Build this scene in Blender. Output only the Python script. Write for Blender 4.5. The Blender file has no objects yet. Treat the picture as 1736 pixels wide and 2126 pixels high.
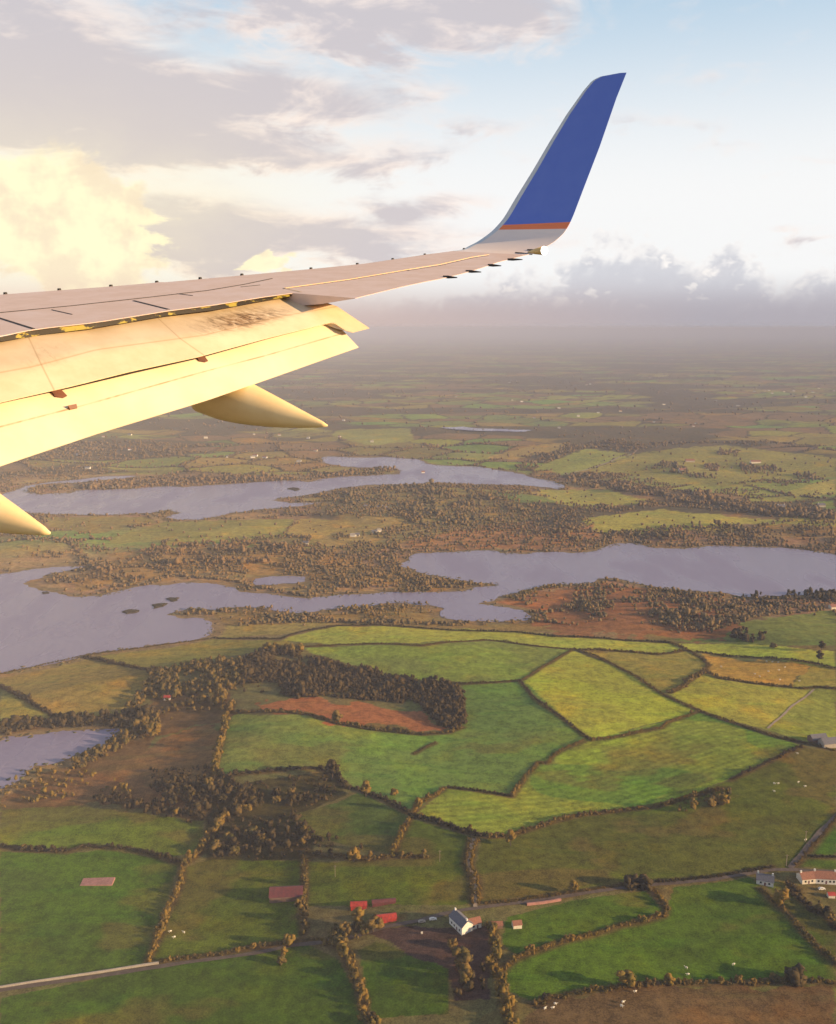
import bpy, bmesh, math, random, re
import numpy as np
from mathutils import Vector, Matrix
random.seed(7); rng = np.random.default_rng(7)
SC = bpy.context.scene; COL = SC.collection
# ------------------------------------------------------------------ view geometry
H = 350.0; PITCH = math.radians(11.3); F = 1063/math.tan(math.radians(29))
CP, SP = math.cos(PITCH), math.sin(PITCH)
CAM = np.array([0, 0, H])
def cam2w(p):                       # camera axes (right, up, forward) to world
    x, y, z = p
    return np.array([x, z*CP + y*SP, H - z*SP + y*CP])
def ray(px, py): return np.array([(px-868)/F, -(py-1063)/F, 1.0])
# ------------------------------------------------------------------ helpers
def link(o, parent=None):
    COL.objects.link(o)
    if parent: o.parent = parent
    return o
def tag(o, label=None, cat=None, group=None, kind=None):
    if label: o['label'] = label
    if cat: o['category'] = cat
    if group: o['group'] = group
    if kind: o['kind'] = kind
    return o
def empty(name, loc, rz=0):
    o = bpy.data.objects.new(name, None); o.empty_display_size = 1; o.location = loc; o.rotation_euler = (0, 0, rz)
    return link(o)
def mesh(name, V, Fs, mats, parent=None, smooth=False, fm=None):
    me = bpy.data.meshes.new(name); me.from_pydata([tuple(map(float, v)) for v in V], [], [tuple(map(int, f)) for f in Fs])
    for m in (mats if isinstance(mats, (list, tuple)) else [mats]): me.materials.append(m)
    if fm is not None: me.polygons.foreach_set('material_index', np.array(fm, dtype=np.int32))
    if smooth: me.polygons.foreach_set('use_smooth', np.ones(len(me.polygons), dtype=bool))
    me.update()
    return link(bpy.data.objects.new(name, me), parent)
def fastmesh(name, V, T, mat, parent=None, n=3):   # numpy verts, faces of n corners
    me = bpy.data.meshes.new(name); V = np.asarray(V, np.float32); T = np.asarray(T, np.int32)
    me.vertices.add(len(V)); me.vertices.foreach_set('co', V.ravel())
    me.loops.add(T.size); me.loops.foreach_set('vertex_index', T.ravel())
    me.polygons.add(len(T)); me.polygons.foreach_set('loop_start', np.arange(0, T.size, n, dtype=np.int32))
    me.polygons.foreach_set('loop_total', np.full(len(T), n, dtype=np.int32))
    me.materials.append(mat); me.update(calc_edges=True); me.validate()
    return link(bpy.data.objects.new(name, me), parent)
class NT:                                           # tiny node-tree writer
    dim = '3D'
    def __init__(s, tree): s.t = tree; s.n = tree.nodes; s.l = tree.links
    def new(s, typ, **kw):
        n = s.n.new(typ)
        for k, v in kw.items(): setattr(n, k, v)
        return n
    def put(s, sock, v):
        if hasattr(v, 'is_linked'): s.l.new(v, sock)
        elif v is not None: sock.default_value = v
    def m(s, op, a, b=None, c=None, clamp=False):
        n = s.new('ShaderNodeMath', operation=op, use_clamp=clamp)
        s.put(n.inputs[0], a)
        if b is not None: s.put(n.inputs[1], b)
        if c is not None: s.put(n.inputs[2], c)
        return n.outputs[0]
    def ss(s, x, a, b, to0=0.0, to1=1.0):
        n = s.new('ShaderNodeMapRange', interpolation_type='SMOOTHSTEP')
        s.put(n.inputs[0], x); n.inputs[1].default_value = a; n.inputs[2].default_value = b
        n.inputs[3].default_value = to0; n.inputs[4].default_value = to1
        return n.outputs[0]
    def noise(s, vec, scale, detail=3, rough=.5, dist=0):
        n = s.new('ShaderNodeTexNoise', noise_dimensions=s.dim); s.put(n.inputs['Vector'], vec)
        n.inputs['Scale'].default_value = scale; n.inputs['Detail'].default_value = detail
        n.inputs['Roughness'].default_value = rough; n.inputs['Distortion'].default_value = dist
        return n.outputs[0]
    def mix(s, f, a, b, mode='MIX'):
        n = s.new('ShaderNodeMix', data_type='RGBA', blend_type=mode)
        s.put(n.inputs[0], f)
        for i, v in ((6, a), (7, b)): s.put(n.inputs[i], (*v, 1) if isinstance(v, tuple) and len(v) == 3 else v)
        return n.outputs[2]
    def comb(s, x, y, z=0.0):
        n = s.new('ShaderNodeCombineXYZ')
        for i, v in enumerate((x, y, z)): s.put(n.inputs[i], v)
        return n.outputs[0]
    def sep(s, v):
        n = s.new('ShaderNodeSeparateXYZ'); s.put(n.inputs[0], v); return n.outputs
    def vscale(s, v, k):
        n = s.new('ShaderNodeVectorMath', operation='MULTIPLY'); s.put(n.inputs[0], v); n.inputs[1].default_value = k
        return n.outputs[0]
def material(name, col=(.5, .5, .5), rough=.6, metal=0.0, spec=.5):
    m = bpy.data.materials.new(name); m.use_nodes = True; t = NT(m.node_tree)
    b = m.node_tree.nodes['Principled BSDF']
    b.inputs['Base Color'].default_value = (*col, 1); b.inputs['Roughness'].default_value = rough
    b.inputs['Metallic'].default_value = metal; b.inputs['Specular IOR Level'].default_value = spec
    return m, t, b
def pos(t): return t.new('ShaderNodeNewGeometry').outputs['Position']
def objc(t): return t.new('ShaderNodeTexCoord').outputs['Object']
# ------------------------------------------------------------------ world coordinates of lakes etc.
W_A = [(0,290),(0,235),(60,215),(105,195),(150,188),(200,180),(250,175),(330,168),(380,161),(430,155),(500,154),(570,154),(500,166),(420,171),(330,180),(250,184),(160,189),(110,205),(105,222),(170,231),(290,224),(320,213),(420,212),(560,206),(700,195),(760,199),(900,190),(1050,180),(1180,172),(1280,179),(1420,156),(1560,150),(1645,147),(1662,130),(1600,119),(1500,119),(1420,113),(1350,97),(1333,82),(1360,72),(1480,77),(1600,74),(1736,85),(1766,101),(1836,110),(1936,113),(2036,122),(2136,138),(2186,152),(2256,168),(2306,180),(2346,200),(2314,208),(2236,198),(2136,190),(1986,188),(1836,180),(1736,185),(1620,188),(1520,190),(1400,207),(1250,237),(1150,245),(1130,255),(1200,266),(1350,262),(1270,274),(1120,290),(960,306),(905,322),(820,335),(740,336),(690,327),(745,305),(700,294),(620,309),(560,309),(440,315),(300,310),(160,310)]
LAKE_A = [(.5*x, 911.8+.5*y) for x, y in W_A]
_b1 = [(-200,560),(0,562),(60,555),(140,540),(220,531),(300,530),(372,527),(300,542),(205,560),(180,575),(95,600),(120,615),(200,632),(260,646),(340,655),(420,650),(500,631),(560,615),(700,606),(800,596),(860,597),(900,601),(940,613),(1000,636),(1100,641),(1160,650),(1250,660),(1330,655),(1400,648),(1500,645),(1620,636),(1736,635),(1836,634),(1936,629),(1976,615),(2076,606),(1996,599),(1936,589),(1836,574),(1736,553),(1660,525),(1690,508),(1736,475),(1836,470),(1936,467),(2036,462),(2096,475),(2176,478),(2236,470),(2376,474),(2436,471),(2496,455),(2536,439),(2596,434),(2656,436),(2696,450),(2786,455),(2886,452),(2936,445),(3036,445),(3136,447),(3236,450),(3336,460),(3472,482),(3800,500),(3800,630),(3472,630),(3376,640),(3236,652),(3136,656),(3076,655),(3016,640),(2936,635),(2866,630),(2786,622),(2716,612),(2636,599),(2566,582),(2486,578),(2470,592),(2436,600),(2336,602),(2256,608),(2216,620),(2136,640),(2066,655),(1986,685),(2036,690),(2116,700),(2176,714),(2206,740),(2166,755),(2086,758),(1986,755),(1886,750),(1836,740),(1828,725),(1846,705),(1796,692),(1736,689),(1640,681),(1560,690),(1460,696),(1380,706),(1290,719),(1210,722),(1130,710),(1050,698),(960,700),(880,710),(800,700),(740,716),(690,731),(840,745),(880,760),(890,790),(870,815),(840,825),(700,850),(560,865),(420,885),(360,896),(280,920),(180,942),(80,960),(0,975),(-200,1010)]
LAKE_B = [(.5*x, 911.8+.5*y) for x, y in _b1]
LAKE_C = [(.3502*x, 1389.5+.3502*y) for x, y in [(-200,440),(0,420),(40,402),(200,390),(300,376),(450,366),(600,361),(700,355),(752,370),(700,402),(620,450),(560,475),(450,510),(400,535),(330,560),(200,575),(150,610),(130,650),(60,690),(0,715),(-200,800)]]
POND = [(.5*x, 911.8+.5*y) for x, y in [(1060,580),(1100,574),(1200,569),(1265,572),(1268,590),(1220,600),(1130,606),(1070,608)]]
FARPOND = [(x, y) for x, y in [(915,893),(960,891),(1000,895),(1050,896),(1105,899),(1090,902),(1020,901),(960,898)]]
LITTLE = [(770,1059),(800,1057),(805,1062),(775,1064)]
ISLANDS = [[(252,1271),(268,1266),(290,1267),(288,1271),(262,1276)], [(315,1256),(330,1253),(350,1253),(340,1260),(318,1265)], [(343,1244),(358,1241),(374,1242),(368,1248),(356,1250)],
           [(595,1016),(608,1012),(625,1016),(612,1020)], [(88,1230),(100,1229),(102,1233),(92,1234)]]
def flatG(px, py):
    d = cam2w(ray(px, py)) - CAM; t = (H-.0)/-d[2]
    return (d[0]*t, d[1]*t)
def frac(P, amp, it, seed):
    r = random.Random(seed); P = list(P)
    for k in range(it):
        Q = []
        for i in range(len(P)):
            a, b = P[i], P[(i+1) % len(P)]
            dx, dy = b[0]-a[0], b[1]-a[1]; L = math.hypot(dx, dy); o = r.uniform(-1, 1)*amp*min(L, 60)
            Q.append(a)
            if L > 2.5: Q.append(((a[0]+b[0])/2 - dy/L*o, (a[1]+b[1])/2 + dx/L*o))
        P = Q
    return P
def wpoly(P): return [flatG(*p) for p in P]
LK = [frac(wpoly(P), .16, 3, i) for i, P in enumerate((LAKE_A, LAKE_B, LAKE_C, POND, FARPOND, LITTLE))]
ISL = [frac(wpoly(P), .15, 2, i+20) for i, P in enumerate(ISLANDS)]
def seg_dist(X, Y, segs):
    d = np.full(X.shape, 1e9)
    for (ax, ay, bx, by) in segs:
        dx, dy = bx-ax, by-ay; L2 = dx*dx+dy*dy+1e-9
        t = np.clip(((X-ax)*dx + (Y-ay)*dy)/L2, 0, 1)
        d = np.minimum(d, (X-ax-t*dx)**2 + (Y-ay-t*dy)**2)
    return np.sqrt(d)
def pip(X, Y, P):
    ins = np.zeros(np.shape(X), bool); n = len(P)
    for i in range(n):
        x1, y1 = P[i]; x2, y2 = P[(i+1) % n]
        if y1 == y2: continue
        c = ((y1 > Y) != (y2 > Y)) & (X < (x2-x1)*(Y-y1)/(y2-y1)+x1)
        ins ^= c
    return ins
def segs_of(P, closed=True):
    n = len(P); return [(*P[i], *P[(i+1) % n]) for i in range(n if closed else n-1)]
COARSE = [wpoly(P) for P in (LAKE_A, LAKE_B, LAKE_C, POND)]
CSEG = [s for P in COARSE for s in segs_of(P)]
def hraw(x, y):
    return (2.6*np.sin(x/61+y/83+1.3) + 2.2*np.sin(x/97-y/57+.4)*np.sin(y/120) + 1.3*np.sin(x/33+1.7*np.sin(y/70)) + 1.0*np.sin(y/29+x/140)
            + .5*np.sin(x/17+y/13) + 5*np.sin(y/420+x/610)**2)
def hfun(x, y):
    x = np.atleast_1d(np.asarray(x, float)); y = np.atleast_1d(np.asarray(y, float))
    d = np.full(x.shape, 500.0); m = (y > 450) & (y < 3500) & (np.abs(x) < 2500)
    if m.any():
        dd = seg_dist(x[m], y[m], CSEG)
        for P in COARSE: dd[pip(x[m], y[m], P)] = 0
        d[m] = dd
    k = np.clip((d-12)/130, 0, 1); k = k*k*(3-2*k)
    return k*np.maximum(hraw(x, y)+3.5, 0)*.9
def G(px, py):
    d = cam2w(ray(px, py)) - CAM; h = 0.0
    for _ in range(3):
        t = (H-h)/-d[2]; h = float(hfun(d[0]*t, d[1]*t)[0])
    return (d[0]*t, d[1]*t, h)
def project(X, Y, Z):
    z = Y*CP - (Z-H)*SP; u = Y*SP + (Z-H)*CP
    return 868 + X/z*F, 1063 - u/z*F
# smooth value noise on arrays
_tab = rng.random((512, 512))
def vnoise(X, Y, s):
    x = X/s; y = Y/s; xi = np.floor(x).astype(int); yi = np.floor(y).astype(int); fx = x-xi; fy = y-yi
    fx = fx*fx*(3-2*fx); fy = fy*fy*(3-2*fy); g = lambda a, b: _tab[a % 512, b % 512]
    return (g(xi, yi)*(1-fx)+g(xi+1, yi)*fx)*(1-fy) + (g(xi, yi+1)*(1-fx)+g(xi+1, yi+1)*fx)*fy
def fbm(X, Y, s, o=4):
    r = 0; a = .5; T = 0
    for k in range(o): r = r + a*vnoise(X+k*917, Y+k*331, s/2**k); T += a; a *= .5
    return r/T
# jittered cell pattern of the far farmland
_jx = rng.random((400, 400)); _jy = rng.random((400, 400)); _jc = rng.random((400, 400, 3))
def cells(X, Y, S=175.0):
    Xr = X*.92+Y*.25 + 60*(fbm(X, Y, 300, 2)-.5); Yr = (Y*.97-X*.22 + 60*(fbm(Y, X, 300, 2)-.5))*1.25
    ci = np.floor(Xr/S).astype(int); cj = np.floor(Yr/S).astype(int)
    d1 = np.full(X.shape, 1e9); d2 = d1.copy(); col = np.zeros(X.shape+(3,))
    for i in range(-1, 2):
        for j in range(-1, 2):
            a = (ci+i) % 400; b = (cj+j) % 400
            D = np.hypot((ci+i+_jx[a, b])*S-Xr, (cj+j+_jy[a, b])*S-Yr)
            n = D < d1; d2 = np.where(n, d1, np.minimum(d2, D)); col[n] = _jc[a, b][n]; d1 = np.where(n, D, d1)
    return d2-d1, col
def woodmask(X, Y): return fbm(X*.45+2000, Y*1.0, 260, 4)
# ------------------------------------------------------------------ fields (traced outlines, laid on the terrain)
FIELDS = [
 # far and middle ground
 ([(350,1082),(612,1077),(585,1117),(440,1122),(225,1130),(240,1112)], (.15,.17,.06)),
 ([(592,1112),(620,1078),(725,1078),(780,1103),(650,1118)], (.21,.19,.07)),
 ([(90,1075),(300,1072),(330,1085),(200,1108),(110,1095)], (.15,.15,.06)),
 ([(1203,1077),(1368,1057),(1568,1077),(1736,1082),(1736,1092),(1568,1087),(1468,1097),(1318,1107),(1243,1107)], (.19,.22,.06)),
 ([(1113,1017),(1258,1017),(1358,1042),(1218,1057),(1158,1047)], (.18,.21,.06)),
 ([(1118,967),(1218,932),(1318,942),(1218,977),(1168,987)], (.15,.20,.06)),
 ([(1220,978),(1330,940),(1400,930),(1500,925),(1736,950),(1736,990),(1600,1000),(1500,1010),(1400,1005),(1300,985)], (.15,.17,.055)),
 ([(1640,1020),(1700,1000),(1736,995),(1736,1025),(1650,1035)], (.2,.22,.07)),
 ([(1010,950),(1100,925),(1180,920),(1160,935),(1060,955)], (.19,.17,.07)),
 ([(700,893),(850,888),(860,915),(770,925),(690,905)], (.15,.19,.07)),
 ([(1560,1290),(1736,1265),(1736,1340),(1560,1340),(1400,1330)], (.10,.14,.04)),
 ([(1730,1040),(1680,1045),(1736,1065)], (.1,.17,.05)),
 # lake-side marsh
 ([(450,1270),(560,1262),(700,1275),(860,1250),(920,1290),(1090,1290),(1200,1312),(1068,1312),(868,1303),(700,1300),(600,1318),(450,1322),(435,1300)], (.17,.14,.06)),
 ([(450,1300),(560,1295),(700,1292),(600,1315),(450,1325)], (.20,.19,.07)),
 ([(1010,1245),(1240,1205),(1480,1240),(1530,1300),(1500,1330),(1200,1318),(1100,1290),(1100,1278)], (.17,.095,.05)),
 ([(780,1060),(1250,1100),(1240,1130),(1000,1145),(860,1140),(800,1120)], (.2,.13,.075)),
 ([(150,1205),(250,1150),(420,1127),(640,1132),(740,1162),(860,1195),(985,1215),(870,1235),(620,1200),(400,1190),(160,1225)], (.19,.145,.065)),
 ([(620,1035),(760,1012),(1010,1020),(1150,1072),(1000,1090),(860,1120),(740,1150),(640,1125),(740,1090)], (.16,.15,.07)),
 # fields of the near slope
 ([(300,1600),(440,1590),(500,1625),(690,1600),(720,1650),(620,1690),(660,1745),(640,1785),(430,1790),(430,1700),(330,1670)], (.075,.06,.028)),
 ([(0,1500),(140,1490),(250,1480),(330,1450),(480,1440),(490,1480),(440,1500),(330,1530),(250,1600),(420,1660),(430,1700),(200,1670),(0,1690)], (.13,.085,.04)),
 ([(0,1400),(180,1365),(300,1392),(330,1402),(300,1450),(250,1485),(133,1492),(0,1424)], (.19,.16,.05)),
 ([(0,1428),(115,1487),(60,1505),(0,1515)], (.16,.17,.05)),
 ([(175,1362),(440,1327),(590,1330),(620,1345),(560,1350),(470,1362),(330,1394)], (.17,.17,.045)),
 ([(585,1330),(640,1310),(700,1300),(868,1302),(1068,1312),(1268,1327),(1394,1335),(1426,1349),(1362,1359),(1202,1349),(1008,1329),(700,1339)], (.24,.29,.055)),
 ([(630,1345),(800,1337),(1008,1330),(1188,1349),(1085,1412),(925,1417),(800,1400),(640,1356)], (.145,.20,.05)),
 ([(1190,1350),(1085,1414),(1226,1537),(1450,1478),(1374,1441),(1318,1403)], (.25,.29,.045)),
 ([(1202,1351),(1362,1360),(1426,1350),(1470,1380),(1466,1392),(1426,1420),(1390,1441),(1318,1403)], (.20,.195,.05)),
 ([(1394,1335),(1560,1338),(1736,1352),(1736,1389),(1602,1367),(1446,1353)], (.26,.31,.06)),
 ([(1448,1355),(1602,1368),(1690,1380),(1640,1427),(1494,1409),(1466,1390)], (.34,.235,.055)),
 ([(1690,1380),(1736,1391),(1736,1430),(1640,1427)], (.24,.23,.055)),
 ([(1466,1397),(1494,1409),(1690,1430),(1594,1515),(1482,1487),(1390,1441),(1426,1420)], (.24,.26,.05)),
 ([(1690,1430),(1736,1431),(1736,1557),(1682,1545),(1594,1515)], (.17,.21,.045)),
 ([(440,1612),(460,1540),(485,1483),(640,1485),(700,1503),(880,1525),(930,1522),(968,1500),(965,1420),(1085,1414),(1226,1537),(1138,1585),(1090,1615),(1062,1655),(976,1640),(927,1635),(857,1690),(801,1661),(745,1640),(690,1600),(560,1602)], (.11,.19,.045)),
 ([(1450,1480),(1226,1537),(1150,1567),(1118,1583),(1062,1655),(927,1637),(868,1690),(976,1731),(1042,1738),(1154,1706),(1282,1682),(1426,1654),(1560,1598),(1666,1550)], (.25,.30,.045)),
 ([(540,1455),(640,1452),(760,1462),(870,1475),(905,1505),(940,1520),(850,1515),(700,1498),(560,1476)], (.23,.10,.05)),
 ([(250,1590),(330,1540),(450,1500),(440,1620),(320,1625),(240,1625)], (.19,.115,.05)),
 ([(60,1610),(130,1585),(300,1630),(420,1690),(300,1680),(150,1660),(0,1670),(0,1640)], (.21,.11,.045)),
 ([(0,1682),(150,1672),(300,1690),(425,1705),(415,1770),(336,1778),(224,1758),(52,1764),(0,1756)], (.15,.18,.045)),
 ([(0,1768),(140,1771),(224,1762),(371,1793),(305,2003),(0,2053)], (.09,.145,.035)),
 ([(380,1800),(430,1785),(628,1788),(628,1940),(501,1974),(308,2003)], (.115,.14,.035)),
 ([(640,1790),(820,1785),(980,1745),(970,1800),(985,1878),(800,1880),(640,1880)], (.13,.15,.04)),
 ([(610,1690),(700,1665),(745,1645),(850,1695),(815,1775),(660,1740)], (.09,.125,.04)),
 ([(857,1700),(976,1738),(970,1795),(880,1780),(822,1775)], (.11,.14,.045)),
 ([(1000,1742),(1154,1708),(1282,1684),(1426,1656),(1560,1600),(1666,1552),(1736,1562),(1736,1692),(1638,1802),(1480,1828),(1362,1838),(1200,1858),(1000,1875),(988,1800)], (.125,.125,.04)),
 ([(1660,1792),(1736,1702),(1736,1778),(1682,1779)], (.08,.15,.035)),
 ([(1656,1800),(1682,1781),(1736,1782),(1736,1808)], (.10,.15,.035)),
 ([(1050,1905),(1200,1868),(1340,1850),(1378,1888),(1290,1921),(1178,1953),(1080,1989),(1040,1960)], (.085,.13,.035)),
 ([(1400,1842),(1562,1822),(1640,1900),(1736,2003),(1736,2040),(1562,2040),(1300,2046),(1110,2082),(1060,2060),(1050,2010),(1082,1991),(1178,1955),(1290,1923),(1384,1901),(1390,1870)], (.095,.145,.035)),
 ([(1590,1835),(1640,1830),(1700,1900),(1736,1930),(1736,1995),(1666,1930)], (.08,.12,.032)),
 ([(1072,2126),(1110,2088),(1298,2052),(1562,2045),(1736,2046),(1736,2300),(1072,2300)], (.15,.095,.04)),
 ([(0,2072),(305,2012),(501,1980),(640,1958),(700,1990),(735,2060),(760,2126),(780,2300),(0,2300)], (.075,.12,.03)),
 ([(745,1975),(780,1955),(870,1985),(930,2010),(930,2106),(775,2112)], (.075,.12,.03)),
 ([(760,1940),(850,1925),(930,1925),(1020,1920),(1015,2010),(1020,2080),(940,2080),(930,2010),(870,1988)], (.085,.05,.04)),
]
# hedgerows: label, outline, height, width, tint (0 dark .. 1 orange), hedge trees per 100 m
HD = [
 ("long dark hedge along the top edge of the pale green field below the lake", [(440,1325),(580,1327),(625,1312),(700,1299),(868,1304),(943,1309),(1068,1312),(1148,1321),(1268,1327),(1394,1335)], 2.6, 2.4, .2, 0),
 ("dark hedge between the thin pale field and the wide green field under it", [(585,1344),(700,1339),(800,1337),(878,1341),(1008,1329),(1043,1332),(1103,1341),(1188,1349)], 2.4, 2.0, .3, 0),
 ("orange-lit hedge down the left side of the brightest diamond-shaped field", [(1190,1349),(1150,1372),(1085,1412)], 2.2, 2.0, .9, 0),
 ("dark hedge running down from the brightest field to the striped field", [(1078,1413),(1110,1451),(1162,1487),(1202,1519),(1226,1537)], 2.8, 2.4, .15, 0),
 ("hedge from the dark wood's corner to the corner of the brightest field", [(925,1418),(970,1420),(1030,1417),(1078,1413)], 2.2, 2.0, .3, 0),
 ("orange-lit hedge between the brightest field and the striped field", [(1226,1537),(1266,1533),(1322,1521),(1374,1511),(1390,1499),(1450,1477)], 2.4, 2.4, .9, 2),
 ("long brown hedge slanting from the lake fields down to the barns at the right", [(1190,1347),(1242,1365),(1318,1403),(1374,1441),(1426,1465),(1482,1487),(1554,1511),(1622,1533),(1682,1545),(1736,1559)], 2.6, 2.4, .3, 0),
 ("broad brown hedge along the top of the olive triangular field", [(1202,1349),(1266,1351),(1322,1355),(1362,1359),(1402,1355),(1426,1349)], 3.2, 3.4, .6, 0),
 ("winding hedge round the left and lower side of the orange sheep field", [(1394,1335),(1426,1349),(1458,1367),(1470,1379),(1466,1395),(1494,1409),(1550,1417),(1602,1423),(1666,1430),(1694,1427),(1736,1431)], 2.8, 2.8, .35, 2),
 ("thin dark hedge along the top of the orange sheep field", [(1446,1353),(1522,1363),(1602,1367),(1666,1373),(1736,1389)], 2.4, 2.0, .2, 0),
 ("scrubby wide hedge at the left tip of the orange sheep field", [(1466,1391),(1426,1419),(1390,1439)], 3.4, 5, .35, 0),
 ("orange-lit hedge down the left side of the striped field", [(1214,1539),(1174,1555),(1150,1567),(1138,1585),(1118,1583),(1090,1615),(1062,1655)], 2.8, 2.6, .95, 0),
 ("dark hedge at the bottom of the deep green field", [(1060,1654),(976,1640),(927,1635)], 3.0, 2.4, .05, 0),
 ("orange bushy hedge dropping from the deep green field to the dark ditch", [(925,1636),(899,1654),(868,1668),(857,1689)], 3.6, 3.4, .95, 5),
 ("broad dark hedge in the middle, slanting to the lane's head", [(690,1600),(720,1635),(745,1640),(801,1661),(857,1693),(913,1710),(976,1731),(1011,1738)], 3.8, 4.4, .05, 2),
 ("brown hedge and bank along the bottom of the striped field", [(1011,1738),(1060,1735),(1090,1726),(1154,1706),(1210,1692),(1282,1684),(1362,1676),(1426,1656),(1500,1636)], 3.2, 3.6, .55, 2),
 ("dark hedge up the right end of the striped field", [(1518,1620),(1562,1598),(1622,1570),(1666,1550)], 2.8, 2.6, .2, 2),
 ("hedge on the left side of the narrow sunken lane", [(978,1742),(970,1768),(966,1795),(981,1830),(981,1878)], 2.8, 2.4, .6, 0),
 ("hedge on the right side of the narrow sunken lane", [(990,1742),(982,1768),(978,1797),(993,1830),(993,1878)], 2.8, 2.4, .8, 1),
 ("line of yellow-lit bushes between two small grey-green fields", [(857,1693),(840,1720),(826,1745),(815,1780)], 3.4, 3.0, .8, 8),
 ("dark hedge with trees above the field with the red sheds", [(640,1775),(700,1778),(760,1785),(815,1780),(860,1778),(885,1779)], 3.2, 3.4, .4, 9),
 ("hedge with bushes between the sunlit green field and the dark wood", [(480,1480),(560,1478),(640,1483),(700,1503),(780,1515),(880,1525),(930,1522),(962,1510)], 3.4, 3.6, .35, 3),
 ("tall yellow-lit hedge down the left side of the sunlit green field", [(480,1462),(467,1500),(455,1560),(443,1610),(432,1640)], 5.0, 5.0, .7, 9),
 ("dark hedge along the bottom of the sunlit green field", [(450,1612),(560,1602),(650,1595),(690,1602)], 3.6, 4.0, .1, 3),
 ("dark hedge across the left between two green fields", [(0,1757),(52,1765),(140,1769),(175,1757),(224,1760),(280,1766),(336,1780),(371,1792)], 3.4, 3.4, .25, 3),
 ("yellow-lit hedge climbing from the left fields into the dark trees", [(469,1695),(434,1739),(413,1774),(378,1797)], 5.0, 5.0, .75, 9),
 ("orange-lit hedge with a dark shaded side between the two big left fields", [(378,1800),(378,1827),(361,1869),(343,1904),(326,1953),(305,2002)], 3.6, 3.2, .85, 6),
 ("low hedge along the lane at the lower left with round bushes", [(308,2003),(350,1995),(455,1982),(501,1972),(560,1962),(608,1955),(660,1951)], 2.6, 2.4, .35, 6),
 ("dark upright hedge beside the brown shed", [(630,1766),(633,1848),(626,1890),(632,1940)], 4.0, 4.0, .35, 4),
 ("tall yellow-lit hedge running down the bottom middle", [(671,1953),(710,1967),(731,2009),(745,2044),(752,2090),(770,2126),(790,2190)], 5.5, 5.4, .75, 12),
 ("bushy tree line right of the farmhouse down to the bottom edge", [(1022,1918),(1029,1974),(1018,2009),(1039,2030),(1046,2065),(1058,2089),(1053,2107),(1070,2150)], 4.6, 4.6, .65, 9),
 ("orange-tipped hedge curving from the farm up to the road bend", [(1034,2023),(1067,1993),(1088,1984),(1122,1973),(1178,1953),(1214,1945),(1258,1933),(1290,1921),(1322,1917),(1378,1901),(1384,1885),(1366,1861),(1356,1846)], 3.2, 2.8, .7, 6),
 ("roadside hedge from the farm to the bend in the road", [(1005,1878),(1094,1868),(1202,1852),(1282,1840),(1340,1832)], 2.4, 2.0, .55, 2),
 ("dark roadside hedge between the road bend and the right-hand houses", [(1362,1832),(1402,1829),(1482,1822),(1562,1808),(1605,1801)], 2.6, 2.2, .15, 1),
 ("dark straight hedge slanting down to the lower right edge", [(1578,1846),(1610,1875),(1642,1903),(1666,1935),(1698,1967),(1740,2005)], 3.4, 3.2, .45, 1),
 ("long bottom hedge with scattered small orange-lit trees", [(1106,2085),(1146,2073),(1202,2061),(1242,2057),(1298,2049),(1322,2047),(1390,2041),(1482,2041),(1562,2043),(1642,2033),(1736,2043)], 3.2, 3.0, .45, 9),
 ("short dark hedge right of the side road", [(1682,1779),(1760,1781)], 2.2, 2.0, .05, 0),
 ("dark hedge slanting across the far-left field above the small lake", [(0,1424),(35,1442),(70,1463),(115,1487),(133,1495)], 4.0, 4.4, .25, 2),
 ("dark hedge dividing the left fields under the big lake", [(175,1364),(215,1372),(260,1382),(300,1392),(340,1394)], 4.4, 5.0, .2, 3),
 ("low hedge along the shore of the big lake at the left", [(0,1400),(90,1381),(180,1361),(290,1346),(440,1326)], 2.2, 2.0, .4, 0),
 ("dark overgrown hedge under the small lake at the left", [(196,1656),(298,1673),(420,1698)], 4.4, 5.0, .1, 4),
 ("scrubby hedge with gaps inside the deep green field", [(860,1565),(880,1553),(905,1543)], 1.6, 2.6, .5, 0),
 ("hedge running down the right edge of the side road", [(1652,1798),(1680,1768),(1714,1726),(1745,1690)], 2.4, 2.0, .5, 0),
 ("dark hedge round the tree-shaded garden of the right-hand houses", [(1640,1835),(1655,1860),(1680,1885),(1715,1900),(1745,1935)], 5.0, 5.5, .05, 10),
]
LANES = [("lane", [(-60,2072),(0,2057),(160,2034),(330,2008),(455,1990),(608,1963),(671,1957),(740,1945),(800,1925),(870,1912),(935,1895),(990,1886),(1042,1879),(1094,1873),(1202,1857),(1282,1845),(1362,1837),(1402,1834),(1482,1827),(1562,1813),(1610,1806),(1658,1807),(1760,1812)], 3.0),
         ("side_road", [(1640,1803),(1666,1772),(1702,1728),(1745,1688),(1800,1640)], 3.4),
         ("farm_track", [(984,1742),(976,1766),(972,1795),(987,1830),(987,1884)], 2.6),
         ("far_road", [(1170,985),(1220,975),(1270,958),(1325,936)], 5.0),
         ("field_path", [(1690,1432),(1642,1468),(1594,1513)], 2.0)]
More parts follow.
